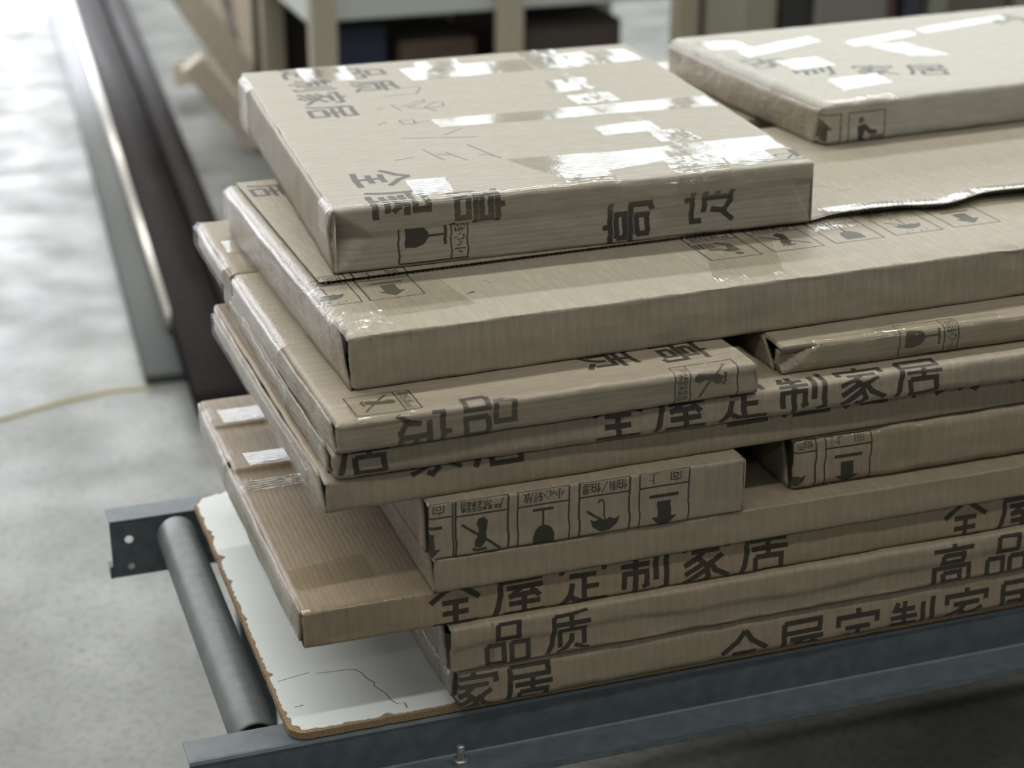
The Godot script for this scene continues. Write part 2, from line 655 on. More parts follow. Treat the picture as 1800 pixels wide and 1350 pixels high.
# tape laid on the wrapping: quad corners in (u, v), first two along the tape's start edge
func tape(p: Pack, q: Array, ribs_along_x: bool, lift := 0.0007, wrinkle := 0.0, m: Material = null, n := 1) -> void:
	var nz := rng(900 + n)
	var a := Vector2(q[0], q[1])
	var b := Vector2(q[2], q[3])
	var c := Vector2(q[4], q[5])
	var d := Vector2(q[6], q[7])
	var long_u := absf(c.x + d.x - a.x - b.x) > absf(c.y + d.y - a.y - b.y)
	var fine := 0.005 if m == null else 0.0025
	var along := clampi(int((d - a).length() / fine), 4, 110)
	var across := clampi(int((b - a).length() / fine), 4, 60)
	var at := func(s: float, t: float) -> Vector2:
		return a.lerp(b, s).lerp(d.lerp(c, s), t)
	var fn := func(s: float, t: float) -> Vector3:
		var w: Vector2 = at.call(s, t)
		var grainy := nz.get_noise_2d(w.x * 500.0, w.y * 260.0)
		if m != null:
			grainy = nz.get_noise_2d(w.x * (140.0 if long_u else 1800.0), w.y * (1800.0 if long_u else 140.0))
		var lifted := lift + wrinkle * pow(absf(grainy), 0.8)
		return p.surf(w.x, w.y) + p.normal(w.x, w.y) * lifted
	var flip := (b - a).cross(d - a) > 0
	part("tape", sheet(across + 1, along + 1, fn, at, flip), m if m else (tape_x if ribs_along_x else tape_z), p.node)


# crumpled clear film: way = points of its cross-section as (a, b, c), swept along "along"
func film(p: Pack, way: Array, from: Vector3, to: Vector3, amp: float, n: int, cells := 0.004, stretch := Vector3(1000, 1000, 600)) -> void:
	var total := 0.0
	var acc := [0.0]
	for k in way.size() - 1:
		total += (way[k + 1] - way[k]).length()
		acc.append(total)
	var nz := FastNoiseLite.new()
	nz.seed = n
	nz.noise_type = FastNoiseLite.TYPE_SIMPLEX
	nz.fractal_type = FastNoiseLite.FRACTAL_RIDGED
	nz.fractal_octaves = 3
	nz.frequency = 0.022
	var span := to - from
	var out: Vector3 = (way[way.size() - 1] - way[0]).cross(span).normalized()
	var mid: Vector3 = (way[0] + way[way.size() - 1]) / 2
	var bulge: Vector3 = way[way.size() / 2] - mid
	if out.dot(bulge) < 0:
		out = -out
	var fn := func(s: float, t: float) -> Vector3:
		var l := s * total
		var k := 0
		while k < way.size() - 2 and acc[k + 1] < l:
			k += 1
		var q: Vector3 = way[k].lerp(way[k + 1], (l - acc[k]) / maxf(0.0001, acc[k + 1] - acc[k]))
		var edge := 1.0 - pow(absf(2.0 * s - 1.0), 6.0) * 0.5
		var ragged := 1.0 + 0.02 * nz.get_noise_2d(s * 300.0, 400.0)
		var pos := q + from + span * (t * ragged)
		return pos + out * (amp * edge * (0.5 + 0.5 * nz.get_noise_3d(pos.x * stretch.x, pos.y * stretch.y, pos.z * stretch.z)))
	var ns := clampi(int(total / cells), 5, 60)
	var nt := clampi(int(span.length() / cells), 5, 170)
	part("film", sheet(ns + 1, nt + 1, fn, func(s: float, t: float) -> Vector2: return Vector2(s * total, t * span.length())), film_m, p.node)


func end_film(p: Pack, z0: float, z1: float, n: int, amp := 0.003, over := 0.03, down := 0.9, stretch := Vector3(1000, 1000, 600)) -> void:
	var t := p.thick
	film(p, [Vector3(over, t + (0.0012 if over > 0.0 else -0.006), 0), Vector3(minf(0.004, over - 0.004), t + (0.0012 if over > 0.0 else -0.007), 0), Vector3(-0.006, t - 0.005, 0), Vector3(-0.007, t * (1 - down), 0)], Vector3(-p.shear * z0, 0, z0), Vector3(-p.shear * z1, 0, z1), amp, n, 0.004, stretch)


func corner_film(p: Pack, back: float, front: float, n: int, y0 := 0.05, y1 := 1.0, amp := 0.004) -> void:
	film(p, [Vector3(-0.006, 0, -back), Vector3(-0.006, 0, -0.006), Vector3(-0.001, 0, 0.0025), Vector3(front, 0, 0.0025)], Vector3(0, p.thick * y0, 0), Vector3(0, p.thick * y1, 0), amp, n, 0.003)


func _ready() -> void:
	# ---------------------------------------------------------------- camera
	var cam := Camera3D.new()
	cam.name = "camera"
	add_child(cam)
	cam.position = Vector3(0, 1.7, 0)
	cam.rotation_degrees = Vector3(-22.8, -19.0, 0)
	cam.far = 100
	var lens := CameraAttributesPhysical.new()
	lens.frustum_focal_length = 58.097
	lens.frustum_focus_distance = 2.2
	lens.exposure_aperture = 3.1
	lens.frustum_near = 0.05
	lens.frustum_far = 100
	cam.attributes = lens
	cam.current = true
	# ---------------------------------------------------------------- sky, exposure
	var env := Environment.new()
	env.background_mode = Environment.BG_SKY
	var sky := Sky.new()
	var sm := ProceduralSkyMaterial.new()
	sm.sky_top_color = Color(0.55, 0.68, 0.85)
	sm.sky_horizon_color = Color(0.85, 0.88, 0.92)
	sm.ground_bottom_color = Color(0.4, 0.4, 0.4)
	sm.ground_horizon_color = Color(0.7, 0.7, 0.7)
	sky.sky_material = sm
	env.sky = sky
	env.tonemap_mode = Environment.TONE_MAPPER_LINEAR
	env.tonemap_exposure = 1.0
	env.sdfgi_enabled = true
	env.ssao_enabled = true
	env.ssil_enabled = true
	var we := WorldEnvironment.new()
	we.name = "surroundings"
	we.environment = env
	add_child(we)

	make_textures()
	tape_x = clear(Color(0.60, 0.58, 0.40, 0.09), groove_x, 0.022, 0.104, 0.05)
	tape_z = clear(Color(0.60, 0.58, 0.40, 0.09), groove_z, 0.022, 0.104, 0.05)
	film_m = clear(Color(0.70, 0.68, 0.55, 0.03), crinkle, 0.10, 0.09, 0.05)
	film_m.metallic_specular = 0.31
	flap_m = cardboard(Color(0.655, 0.61, 0.535), false)
	taped_m = cardboard(Color(0.622, 0.580, 0.505), false)
	taped_m.heightmap_texture = crinkle
	taped_m.heightmap_scale = 0.14
	taped_m.uv1_scale = Vector3(1.3, 0.22, 1)
	taped_m.clearcoat_enabled = true
	taped_m.clearcoat = 0.35
	taped_m.clearcoat_roughness = 0.06
	print("textures ", Time.get_ticks_msec())
	build_hall()
	build_conveyor()
	build_board()
	print("packs ", Time.get_ticks_msec())
	build_stack()
	print("background ", Time.get_ticks_msec())
	build_background()
	print("done ", Time.get_ticks_msec())


# ------------------------------------------------------------------ the hall
func area_light(parent: Node, at: Vector3, look: Vector3, size: Vector2, energy: float, c: Color) -> void:
	var l := AreaLight3D.new()
	l.name = "light"
	parent.add_child(l, true)
	l.area_size = size
	l.area_normalize_energy = false
	l.light_energy = energy
	l.light_color = c
	l.shadow_enabled = true
	l.set("area_range", 60.0)
	l.set("area_attenuation", 2.0)
	var up := Vector3.UP if absf(look.y) < 0.9 else Vector3.BACK
	l.transform = Transform3D(Basis.looking_at(look, up), at)


func build_hall() -> void:
	var concrete := mottled(Color(0.375, 0.385, 0.375), Color(0.565, 0.575, 0.565), 0.42, 0.012, 3, 1.0)
	# worn and dusty patches: some parts of the slab are smoother than others
	var rn := NoiseTexture2D.new()
	rn.width = 512
	rn.height = 512
	rn.seamless = true
	var rz := FastNoiseLite.new()
	rz.seed = 77
	rz.frequency = 0.016
	rz.fractal_octaves = 4
	rn.noise = rz
	var rg := Gradient.new()
	rg.set_color(0, Color(0.26, 0.26, 0.26))
	rg.set_color(1, Color(0.56, 0.56, 0.56))
	rn.color_ramp = rg
	concrete.roughness_texture = rn
	concrete.detail_enabled = true
	var dn := NoiseTexture2D.new()
	dn.width = 512
	dn.height = 512
	dn.seamless = true
	var z := FastNoiseLite.new()
	z.seed = 44
	z.frequency = 0.05
	z.fractal_octaves = 5
	dn.noise = z
	var g := Gradient.new()
	g.offsets = PackedFloat32Array([0.0, 0.25, 0.55, 1.0])
	g.colors = PackedColorArray([Color(0.70, 0.69, 0.67), Color(0.90, 0.895, 0.89), Color(1, 1, 1), Color(1, 1, 1)])
	dn.color_ramp = g
	concrete.detail_albedo = dn
	concrete.detail_blend_mode = BaseMaterial3D.BLEND_MODE_MUL
	concrete.detail_uv_layer = BaseMaterial3D.DETAIL_UV_2
	concrete.uv2_triplanar = true
	concrete.uv2_world_triplanar = true
	concrete.uv2_scale = Vector3.ONE * 1.7
	concrete.heightmap_enabled = true
	concrete.heightmap_texture = dn
	concrete.heightmap_scale = 0.05
	var plaster := mat(Color(0.62, 0.63, 0.62), 0.9)
	var steel := mat(Color(0.48, 0.50, 0.52), 0.6)
	struct("floor", box(Vector3(34, 0.2, 34), 0.01), concrete, Vector3(2, -0.1, -3))
	struct("ceiling", box(Vector3(34, 0.2, 34), 0.01), plaster, Vector3(2, 7.6, -3))
	struct("wall_left", box(Vector3(0.3, 7.5, 34), 0.01), plaster, Vector3(-14.9, 3.75, -3))
	struct("wall_right", box(Vector3(0.3, 7.5, 34), 0.01), plaster, Vector3(18.9, 3.75, -3))
	struct("wall_front", box(Vector3(34, 7.5, 0.3), 0.01), mat(Color(0.42, 0.42, 0.42), 0.9), Vector3(2, 3.75, 13.9))
	# back wall with a long band of windows and an open gate on its left
	var zb := -15.0
	var wall := thing("wall_back", "", "", Vector3(0, 0, zb))
	wall.remove_meta("label")
	wall.remove_meta("category")
	wall.set_meta("kind", "structure")
	part("sill_wall", box(Vector3(17.4, 3.2, 0.3), 0.01), plaster, wall, Vector3(10.3, 1.6, 0))
	part("side_wall", box(Vector3(10.0, 3.2, 0.3), 0.01), plaster, wall, Vector3(-10.0, 1.6, 0))
	part("lintel", box(Vector3(34, 1.9, 0.3), 0.01), plaster, wall, Vector3(2, 6.55, 0))
	part("gate_lintel", box(Vector3(6.6, 0.2, 0.3), 0.01), plaster, wall, Vector3(-1.7, 3.1, 0))
	for k in 6:
		part("pier", box(Vector3(0.5, 2.4, 0.3), 0.01), plaster, wall, Vector3(-14.4 + k * 6.56, 4.4, 0))
	var glow := mat(Color(0.9, 0.92, 0.95), 0.3)
	glow.emission_enabled = true
	glow.emission = Color(0.93, 0.96, 1.0)
	glow.emission_energy_multiplier = 1.0
	for k in 5:
		var w := Node3D.new()
		w.name = "window_%d" % (k + 1)
		add_child(w)
		w.position = Vector3(-11.12 + k * 6.56, 3.2, zb)
		w.set_meta("kind", "structure")
		part("pane", box(Vector3(6.06, 2.4, 0.02), 0.002), glow, w, Vector3(0, 1.2, -0.05))
		for m in 5:
			part("mullion", box(Vector3(0.06, 2.4, 0.08), 0.004), steel, w, Vector3(-3.0 + m * 1.5, 1.2, 0.0))
		part("rail", box(Vector3(6.06, 0.06, 0.09), 0.004), steel, w, Vector3(0, 1.2, 0.0))
		area_light(w, Vector3(0, 1.2, 0.06), Vector3(0, 0, 1), Vector2(6.0, 2.4), 0.9, Color(1.0, 0.965, 0.95) if k < 2 else Color(0.95, 0.98, 1.0))
	var gate := Node3D.new()
	gate.name = "door_1"
	add_child(gate)
	gate.position = Vector3(-1.7, 0, zb)
	gate.set_meta("kind", "structure")
	part("daylight_window", box(Vector3(6.4, 3.0, 0.02), 0.002), glow, gate, Vector3(0, 1.5, -0.1))
	for s in [-1.0, 1.0]:
		part("jamb", box(Vector3(0.12, 3.0, 0.34), 0.01), steel, gate, Vector3(s * 3.2, 1.5, 0))
	area_light(gate, Vector3(0, 1.5, 0.02), Vector3(0, 0, 1), Vector2(6.2, 2.9), 1.7, Color(0.97, 0.97, 1.0))
	# rows of long ceiling lamps
	var lamp_white := mat(Color(0.9, 0.9, 0.9), 0.5)
	var diff := mat(Color(0.95, 0.95, 0.95), 0.4)
	diff.emission_enabled = true
	diff.emission = Color(1.0, 0.99, 0.96)
	diff.emission_energy_multiplier = 2.0
	var rows := [[-4.9, "long ceiling lamp hanging over the steel track and the rack", 11.5], [-10.4, "long ceiling lamp hanging nearest to the windows", 16.0], [0.6, "long ceiling lamp hanging before the stack of packages", 5.0], [6.2, "long ceiling lamp hanging over the open end of the hall", 3.2]]
	for row in rows:
		var o := thing("ceiling_lamp", row[1], "lamp", Vector3(1.5, 6.9, row[0]), 0.0, "long ceiling lamps")
		part("housing", box(Vector3(18, 0.09, 0.36), 0.01), lamp_white, o, Vector3(0, 0.06, 0))
		part("diffuser", box(Vector3(17.8, 0.02, 0.30), 0.005), diff, o, Vector3(0, 0.006, 0))
		for k in 6:
			part("hanger", box(Vector3(0.02, 0.5, 0.02), 0.002), steel, o, Vector3(-8 + k * 3.2, 0.35, 0))
		area_light(o, Vector3(0, -0.02, 0), Vector3.DOWN, Vector2(17.8, 0.3), row[2], Color(1.0, 0.99, 0.96))


# ------------------------------------------------------------------ roller conveyor
func build_conveyor() -> void:
	var paint := mottled(Color(0.30, 0.34, 0.37), Color(0.39, 0.43, 0.45), 2.0, 0.03, 17, 0.38)
	var zinc := mottled(Color(0.33, 0.36, 0.365), Color(0.42, 0.45, 0.45), 3.0, 0.02, 23, 0.44, 0.15)
	var dark := mat(Color(0.07, 0.07, 0.075), 0.5)
	var bright := mat(Color(0.72, 0.72, 0.72), 0.3, 0.8)
	var o := thing("roller_conveyor", "blue-grey steel roller conveyor carrying the stack of packages", "conveyor", Vector3(0.232, 0, -1.745))
	# front rail: flange inwards on top, web, flange outwards below; profile in (z, y), run along x
	var long := 2.1
	var front := PackedVector2Array([Vector2(-0.096, 0.4855), Vector2(-0.0535, 0.4855), Vector2(-0.0535, 0.4300), Vector2(-0.0515, 0.4275), Vector2(0.0075, 0.4275), Vector2(0.0095, 0.4295), Vector2(0.0095, 0.4385), Vector2(0.0070, 0.4385), Vector2(0.0070, 0.4315), Vector2(-0.0480, 0.4315), Vector2(-0.0500, 0.4335), Vector2(-0.0500, 0.4800), Vector2(-0.0490, 0.4850), Vector2(-0.0515, 0.4880), Vector2(-0.0550, 0.4885), Vector2(-0.096, 0.4885)])
	var fr := part("rail", prism(front, long), paint, o, Vector3(0, 0, 0), Vector3(0, -90, 0))
	fr.set_meta("label", "blue-grey steel side rail below the lowest package")
	for k in 2:
		var b := part("bolt", lathe([Vector2(0, 0.026), Vector2(0.0045, 0.026), Vector2(0.005, 0.025), Vector2(0.005, 0.0)], 16), bright, o, Vector3(0.315 + k * 1.0, 0.4315, -0.030), Vector3(-90, 0, 0))
		part("nut", lathe([Vector2(0, 0.007), Vector2(0.009, 0.007), Vector2(0.0095, 0.006), Vector2(0.0095, 0.0)], 6), bright, b)
	# back rail, drilled: web with two holes near its end, flange outwards on top
	var csg := CSGBox3D.new()
	csg.name = "rail"
	csg.size = Vector3(long, 0.086, 0.003)
	csg.material = paint
	o.add_child(csg, true)
	csg.position = Vector3(long / 2 - 0.004, 0.439, -0.690)
	for h in [Vector2(-long / 2 + 0.026, 0.016), Vector2(-long / 2 + 0.026, -0.027)]:
		var c := CSGCylinder3D.new()
		c.name = "hole"
		c.operation = CSGShape3D.OPERATION_SUBTRACTION
		c.radius = 0.0062 if h.y > 0.0 else 0.005
		c.height = 0.03 if h.y > 0.0 else 0.0026
		c.sides = 20
		csg.add_child(c, true)
		c.position = Vector3(h.x, h.y, 0.0 if h.y > 0.0 else 0.0014)
		c.rotation_degrees.x = 90
	part("rail_flange", box(Vector3(long, 0.004, 0.045), 0.001), paint, o, Vector3(long / 2 - 0.004, 0.484, -0.712))
	part("rail_lip", box(Vector3(0.004, 0.02, 0.02), 0.001), paint, o, Vector3(-0.006, 0.405, -0.698))
	# rollers
	var tube := lathe([Vector2(0.010, -0.002), Vector2(0.0235, -0.002), Vector2(0.0245, 0.0), Vector2(0.0262, 0.002), Vector2(0.0278, 0.001), Vector2(0.0285, -0.002), Vector2(0.0285, -0.05), Vector2(0.0285, -0.30), Vector2(0.0285, -0.5), Vector2(0.0285, -0.560), Vector2(0.0278, -0.563), Vector2(0.0262, -0.564), Vector2(0.01, -0.560)], 56)
	var cap := lathe([Vector2(0.0, -0.001), Vector2(0.0235, -0.001)], 24)
	var shaft := lathe([Vector2(0, 0.052), Vector2(0.0055, 0.052), Vector2(0.006, 0.051), Vector2(0.006, -0.582), Vector2(0, -0.582)], 16)
	for k in 25:
		var at := Vector3(0.088 + k * 0.078, 0.4615, -0.108)
		var r := part("roller", tube, zinc, o, at)
		part("end_cap", cap, dark, r)
		part("shaft", shaft, bright, r)
	for x in [0.20, 1.95]:
		for zz in [-0.072, -0.715]:
			part("leg", box(Vector3(0.05, 0.428 if zz > -0.1 else 0.396, 0.036), 0.003), paint, o, Vector3(x, 0.2139 if zz > -0.1 else 0.198, zz))


# ------------------------------------------------------------------ white board under the stack
func build_board() -> void:
	var o := thing("carrier_board", "white laminated chipboard with chipped brown edges on the rollers", "board", Vector3(0.349, 0.49, -1.797))
	var nz := rng(71)
	nz.frequency = 0.9
	var wide := 1.75
	var deep := 0.66
	var outline := func(inset: float, jag: float, n: int) -> PackedVector2Array:
		var pts := PackedVector2Array()
		var r := 0.022
		var raw := PackedVector2Array()
		for k in 9:
			var a := PI + PI / 2 * k / 8.0
			raw.append(Vector2(r + cos(a) * r, r + sin(a) * r))
		raw.append(Vector2(wide, 0.0))
		raw.append(Vector2(wide, deep))
		raw.append(Vector2(0.05, deep))
		raw.append(Vector2(0.012, deep - 0.014))
		raw.append(Vector2(0.0, deep - 0.035))
		var middle := Vector2(wide / 2, deep / 2)
		for i in raw.size():
			var a := raw[i]
			var b := raw[(i + 1) % raw.size()]
			var steps := maxi(1, int((b - a).length() / 0.004))
			for k in steps:
				var q := a.lerp(b, k / float(steps))
				var inn := Vector2(1 if q.x < 0.03 else -1 if q.x > wide - 0.01 else 0, 1 if q.y < 0.03 else -1 if q.y > deep - 0.03 else 0).normalized()
				var bite := pow(maxf(0.0, nz.get_noise_2d(q.x * 26 + n, q.y * 26)), 1.7)
				pts.append(q + inn * (inset + jag * bite + jag * 0.10 * (1 + nz.get_noise_2d(q.x * 400 + n, q.y * 400))))
		return pts
	var core := mottled(Color(0.44, 0.36, 0.27), Color(0.68, 0.58, 0.45), 9.0, 0.06, 41, 0.9)
	# outlines lie in (x, depth); the prism pushes along -z, so it is laid flat
	part("chipboard_core", prism(outline.call(0.0, 0.0035, 0), 0.0088), core, o, Vector3(0, 0.0088, 0), Vector3(-90, 0, 0))
	var c := Canvas.new(0.7, 0.02, GLYPHS)
	for l in ["0.012,-0.118 0.03,-0.122 0.052,-0.126", "0.06,-0.121 0.10,-0.117 0.108,-0.113 0.112,-0.105", "0.112,-0.106 0.115,-0.09 0.121,-0.078 0.119,-0.07", "0.119,-0.071 0.128,-0.05 0.130,-0.035 0.139,-0.012", "0.018,-0.056 0.03,-0.057", "0.05,-0.6 0.09,-0.604"]:
		c.strokes(l, Transform2D(), 0.0012, 0.38)
	var white := mat(Color(0.86, 0.885, 0.885), 0.33)
	white.albedo_texture = c.texture()
	var pts: PackedVector2Array = outline.call(0.0022, 0.020, 0)
	var lam := prism(pts, 0.0012)
	# the laminate carries its hairline cracks in its own plane
	var mdt := SurfaceTool.new()
	mdt.begin(Mesh.PRIMITIVE_TRIANGLES)
	var arr := lam.surface_get_arrays(0)
	var vv: PackedVector3Array = arr[Mesh.ARRAY_VERTEX]
	var nn: PackedVector3Array = arr[Mesh.ARRAY_NORMAL]
	for i in vv.size():
		mdt.set_normal(nn[i])
		mdt.set_uv(Vector2(clampf(vv[i].x, 0.0, 0.9985), clampf((0.7 - vv[i].y) / 0.72, 0.001, 0.999)))
		mdt.add_vertex(vv[i])
	part("white_laminate", mdt.commit(), white, o, Vector3(0, 0.0100, 0), Vector3(-90, 0, 0))


# ------------------------------------------------------------------ the stack
func build_stack() -> void:
	var tan1 := Color(0.652, 0.606, 0.53)
	var tan2 := Color(0.642, 0.590, 0.505)
	var tan3 := Color(0.645, 0.575, 0.48)
	var row := "全屋定制家居"
	var slit := func(w0: float, w1: float) -> Callable:
		return func(t: float) -> float: return lerpf(w0, w1, t)

	# A: lowest, straight on the board
	var c := Canvas.new(0.05, 0.06, GLYPHS)
	c.text("家居", 0.018, 0.033, 0.064, 0.068)
	c.text(row, 0.368, 0.046, 0.068, 0.0785)
	var p := package("lowest cardboard package lying straight on the white board and steel rail", Vector3(0.5485, 0.5, -1.781), 0.3, 1.42, 0.60, 0.052, 11, c, tan2)
	p.soft = 0.009
	body(p, 0.05)
	end_flap(p, slit.call(0.034, 0.022), 0.004)
	end_film(p, -0.20, -0.01, 3, 0.005, 0.0, 0.95)
	corner_film(p, 0.05, 0.04, 4, 0.1, 1.0)
	tape(p, [-0.0, 0.004, 0.0, 0.03, 0.10, 0.022, 0.10, 0.004], false, 0.001, 0.003, film_m, 4)

	# B
	c = Canvas.new(0.05, 0.075, GLYPHS)
	c.text("品质", 0.069, 0.031, 0.060, 0.076)
	c.text("高品质", 0.662, 0.034, 0.066, 0.080)
	p = package("cardboard package printed with two large characters near its end, second from the bottom", Vector3(0.5385, 0.552, -1.776), 0.13, 1.43, 0.61, 0.063, 12, c, tan2)
	p.soft = 0.008
	p.rough_edge = 0.003
	p.extra = func(u: float, v: float) -> float:    # a pressed band along the front, as the wrapping bulges
		return -0.0030 * smoothstep(0.026, 0.036, v + 0.004 * sin(u * 11.0) + 0.002 * sin(u * 37.0)) if v > 0.0 and v < 0.07 else 0.0
	body(p, 0.05)
	end_flap(p, slit.call(0.020, 0.036), 0.005)
	corner_film(p, 0.03, 0.035, 6, 0.05, 0.95, 0.005)
	tape(p, [0.0, 0.028, 0.0, 0.050, 0.10, 0.050, 0.10, 0.028], false, 0.0012, 0.004, film_m, 6)

	# C: broad brown package that juts out to the left
	c = Canvas.new(0.02, 0.06, GLYPHS)
	c.text(row, 0.178, 0.018, 0.066, 0.0785)
	c.text("全屋", 0.85, 0.022, 0.066, 0.080)
	p = package("plain brown cardboard package jutting far out over the bare white board", Vector3(0.3685, 0.615, -1.786), 0.15, 1.60, 0.637, 0.047, 13, c, tan3)
	p.soft = 0.0045
	p.dent = 0.0016
	p.extra = func(u: float, v: float) -> float:    # flaps of the wrapping stand up a little where they are taped
		var near := smoothstep(0.152, 0.138, u)
		return near * (0.0046 * smoothstep(-0.462, -0.386, v) * smoothstep(-0.381, -0.3835, v) + 0.0032 * smoothstep(-0.600, -0.534, v) * smoothstep(-0.529, -0.5315, v)) if v < -0.1 and v > -p.deep + 0.01 else 0.0
	p.more_v = PackedFloat32Array([-0.535, -0.5325, -0.530, -0.527, -0.388, -0.3845, -0.382, -0.379])
	body(p, 0.05)
	end_flap(p, func(t: float) -> float: return 0.020 - 0.010 * t, 0.005)
	end_film(p, -0.60, -0.42, 7, 0.003, 0.012, 0.9)
	end_film(p, -0.40, -0.03, 8, 0.003, 0.004, 0.9, Vector3(1500, 1500, 130))
	corner_film(p, 0.025, 0.004, 9, 0.05, 0.95, 0.004)
	tape(p, [0.0, -0.012, 0.0, 0.035, 0.125, 0.030, 0.125, -0.008], true, 0.0009, 0.0016, null, 7)
	tape(p, [0.016, -0.592, 0.018, -0.537, 0.137, -0.536, 0.137, -0.590], true, 0.0008, 0.0004, null, 8)
	tape(p, [0.020, -0.436, 0.022, -0.388, 0.137, -0.387, 0.137, -0.434], true, 0.0012, 0.0004, null, 9)
	tape(p, [0.005, -0.103, 0.008, -0.052, 0.10, -0.058, 0.10, -0.118], false, 0.0006, 0.0, null, 10)
	tape(p, [0.0, -0.360, 0.0, -0.325, 0.08, -0.318, 0.08, -0.353], true, 0.001, 0.002, null, 11)

	# D1: long plain one
	c = null
	p = package("long plain cardboard package lying under the one with upside-down handling marks", Vector3(0.5215, 0.662, -1.780), 0.0, 1.44, 0.58, 0.0434, 14, null, tan2)
	p.soft = 0.0035
	p.rough_edge = 0.0022
	body(p, 0.04)
	end_flap(p, func(t: float) -> float: return 0.003 + 0.020 * t, 0.003)

	# D2: short one with the row of handling marks, upside down
	c = Canvas.new(0.02, 0.11, GLYPHS)
	c.mark("up", -0.004, 0.039, 0.062, 180)
	c.mark("foot", 0.061, 0.0405, 0.062, 180)
	c.mark("glass", 0.1345, 0.0405, 0.062, 180)
	c.mark("rain", 0.209, 0.0405, 0.062, 180)
	c.mark("up", 0.2835, 0.0405, 0.062, 180)
	p = package("short cardboard package with a row of framed upside-down handling marks", Vector3(0.516, 0.7054, -1.780), -0.35, 0.386, 0.52, 0.070, 15, c, tan1)
	p.soft = 0.004
	body(p, 0.05)
	end_flap(p, func(t: float) -> float: return 0.020 + 0.008 * t, 0.005)
	end_flap(p, slit.call(0.003, 0.003), 0.001, true)
	corner_film(p, 0.02, 0.006, 13, 0.0, 1.0, 0.004)
	tape(p, [0.0, -0.012, 0.0, 0.008, 0.03, 0.008, 0.03, -0.012], true, 0.001, 0.002, film_m, 12)
	tape(p, [0.335, 0.008, 0.335, 0.045, 0.386, 0.045, 0.386, 0.002], true, 0.0006, 0.0, null, 13)

	# E: right of D2
	c = Canvas.new(0.03, 0.11, GLYPHS)
	c.mark("up", 0.073, 0.040, 0.062, 180)
	c.mark("rain", -0.002, 0.040, 0.062, 180)
	p = package("cardboard package across a dark gap from the short one with handling marks", Vector3(0.9815, 0.7054, -1.806), 0.1, 0.98, 0.50, 0.0695, 16, c, tan2)
	p.soft = 0.011
	p.rough_edge = 0.003
	body(p, 0.05)
	end_flap(p, func(t: float) -> float: return 0.012 + 0.022 * t, 0.008)
	corner_film(p, 0.03, 0.01, 14, 0.1, 1.0, 0.004)
	tape(p, [0.0, 0.001, 0.0, 0.018, 0.12, 0.014, 0.12, 0.001], true, 0.0012, 0.003, null, 14)
	tape(p, [0.12, 0.001, 0.12, 0.05, 0.175, 0.05, 0.175, 0.001], true, 0.0007, 0.0, null, 15)

	# F1, F2: two thin long ones
	c = Canvas.new(0.07, 0.05, GLYPHS)
	c.text("家居", 0.125, -0.022, 0.066, 0.079)
	c.text(row, 0.512, -0.024, 0.066, 0.079)
	p = package("thin cardboard package whose print is mostly hidden, right above the handling marks", Vector3(0.4035, 0.7754, -1.795), 1.1, 1.50, 0.60, 0.0385, 17, c, tan2)
	p.soft = 0.004
	body(p, 0.05)
	end_flap(p, func(t: float) -> float: return 0.003 + 0.030 * t, 0.006)
	corner_film(p, 0.05, 0.004, 16, 0.0, 1.0, 0.004)
	end_film(p, -0.58, -0.05, 15, 0.004, 0.0, 0.95, Vector3(1500, 1500, 130))
	c = Canvas.new(0.07, 0.05, GLYPHS)
	c.text("居", 0.036, 0.002, 0.062, 0.08)
	c.text(row, 0.334, 0.004, 0.067, 0.0785)
	p = package("thin cardboard package with a long line of large characters across its front", Vector3(0.412, 0.8139, -1.791), 0.2, 1.48, 0.61, 0.0375, 18, c, tan1)
	p.soft = 0.010
	p.end_round = 0.009
	body(p, 0.05)
	end_flap(p, func(t: float) -> float: return 0.028 + 0.010 * t, 0.005)
	end_film(p, -0.52, -0.20, 17, 0.006, 0.0, 0.95)
	corner_film(p, 0.04, 0.012, 18, 0.0, 1.0, 0.005)
	tape(p, [0.035, 0.0, 0.035, 0.012, 0.17, 0.012, 0.17, 0.0], true, 0.0012, 0.0035, film_m, 17)

	# G, with H behind it and G2 to its right
	c = Canvas.new(0.12, 0.05, GLYPHS)
	c.text("品", 0.175, 0.010, 0.064, 0.08, 90)
	c.text("定", 0.098, 0.026, 0.064, 0.08, 90)
	c.mark("foot", 0.438, 0.008, 0.060, 90)
	c.mark("foot", 0.062, -0.040, 0.056, -90)
	c.text("高", 0.435, -0.065, 0.066, 0.08, 90)
	c.text("质", 0.345, -0.075, 0.066, 0.08, 90)
	p = package("glossily taped short package with a footprint mark, under the broad plain one", Vector3(0.4145, 0.8514, -1.779), 1.2, 0.504, 0.52, 0.0366, 19, c, tan1, true)
	p.soft = 0.006
	p.end_round = 0.007
	p.extra = func(u: float, v: float) -> float:    # the overlapping upper sheet ends just below the edge
		return 0.0016 * smoothstep(0.0065, 0.0045, v - 0.006 * u) if v < 0.02 and v > -0.05 else 0.0
	body(p, 0.02, 0.004)
	end_flap(p, func(t: float) -> float: return 0.004 + 0.020 * t, 0.005)
	end_flap(p, slit.call(0.003, 0.006), 0.001, true)
	end_film(p, -0.50, -0.24, 19, 0.003, 0.018, 0.9, Vector3(1500, 1500, 130))
	tape(p, [0.02, -0.05, 0.02, 0.006, 0.09, 0.006, 0.09, -0.05], true, 0.0008, 0.0006, null, 20)
	tape(p, [0.10, -0.030, 0.10, 0.012, 0.47, 0.010, 0.47, -0.024], true, 0.0020, 0.0030, film_m, 21)
	tape(p, [0.03, 0.010, 0.03, 0.035, 0.47, 0.035, 0.47, 0.010], true, 0.0008, 0.0006, null, 23)
	tape(p, [0.43, -0.05, 0.43, 0.034, 0.504, 0.034, 0.504, -0.05], false, 0.0014, 0.0060, film_m, 22)
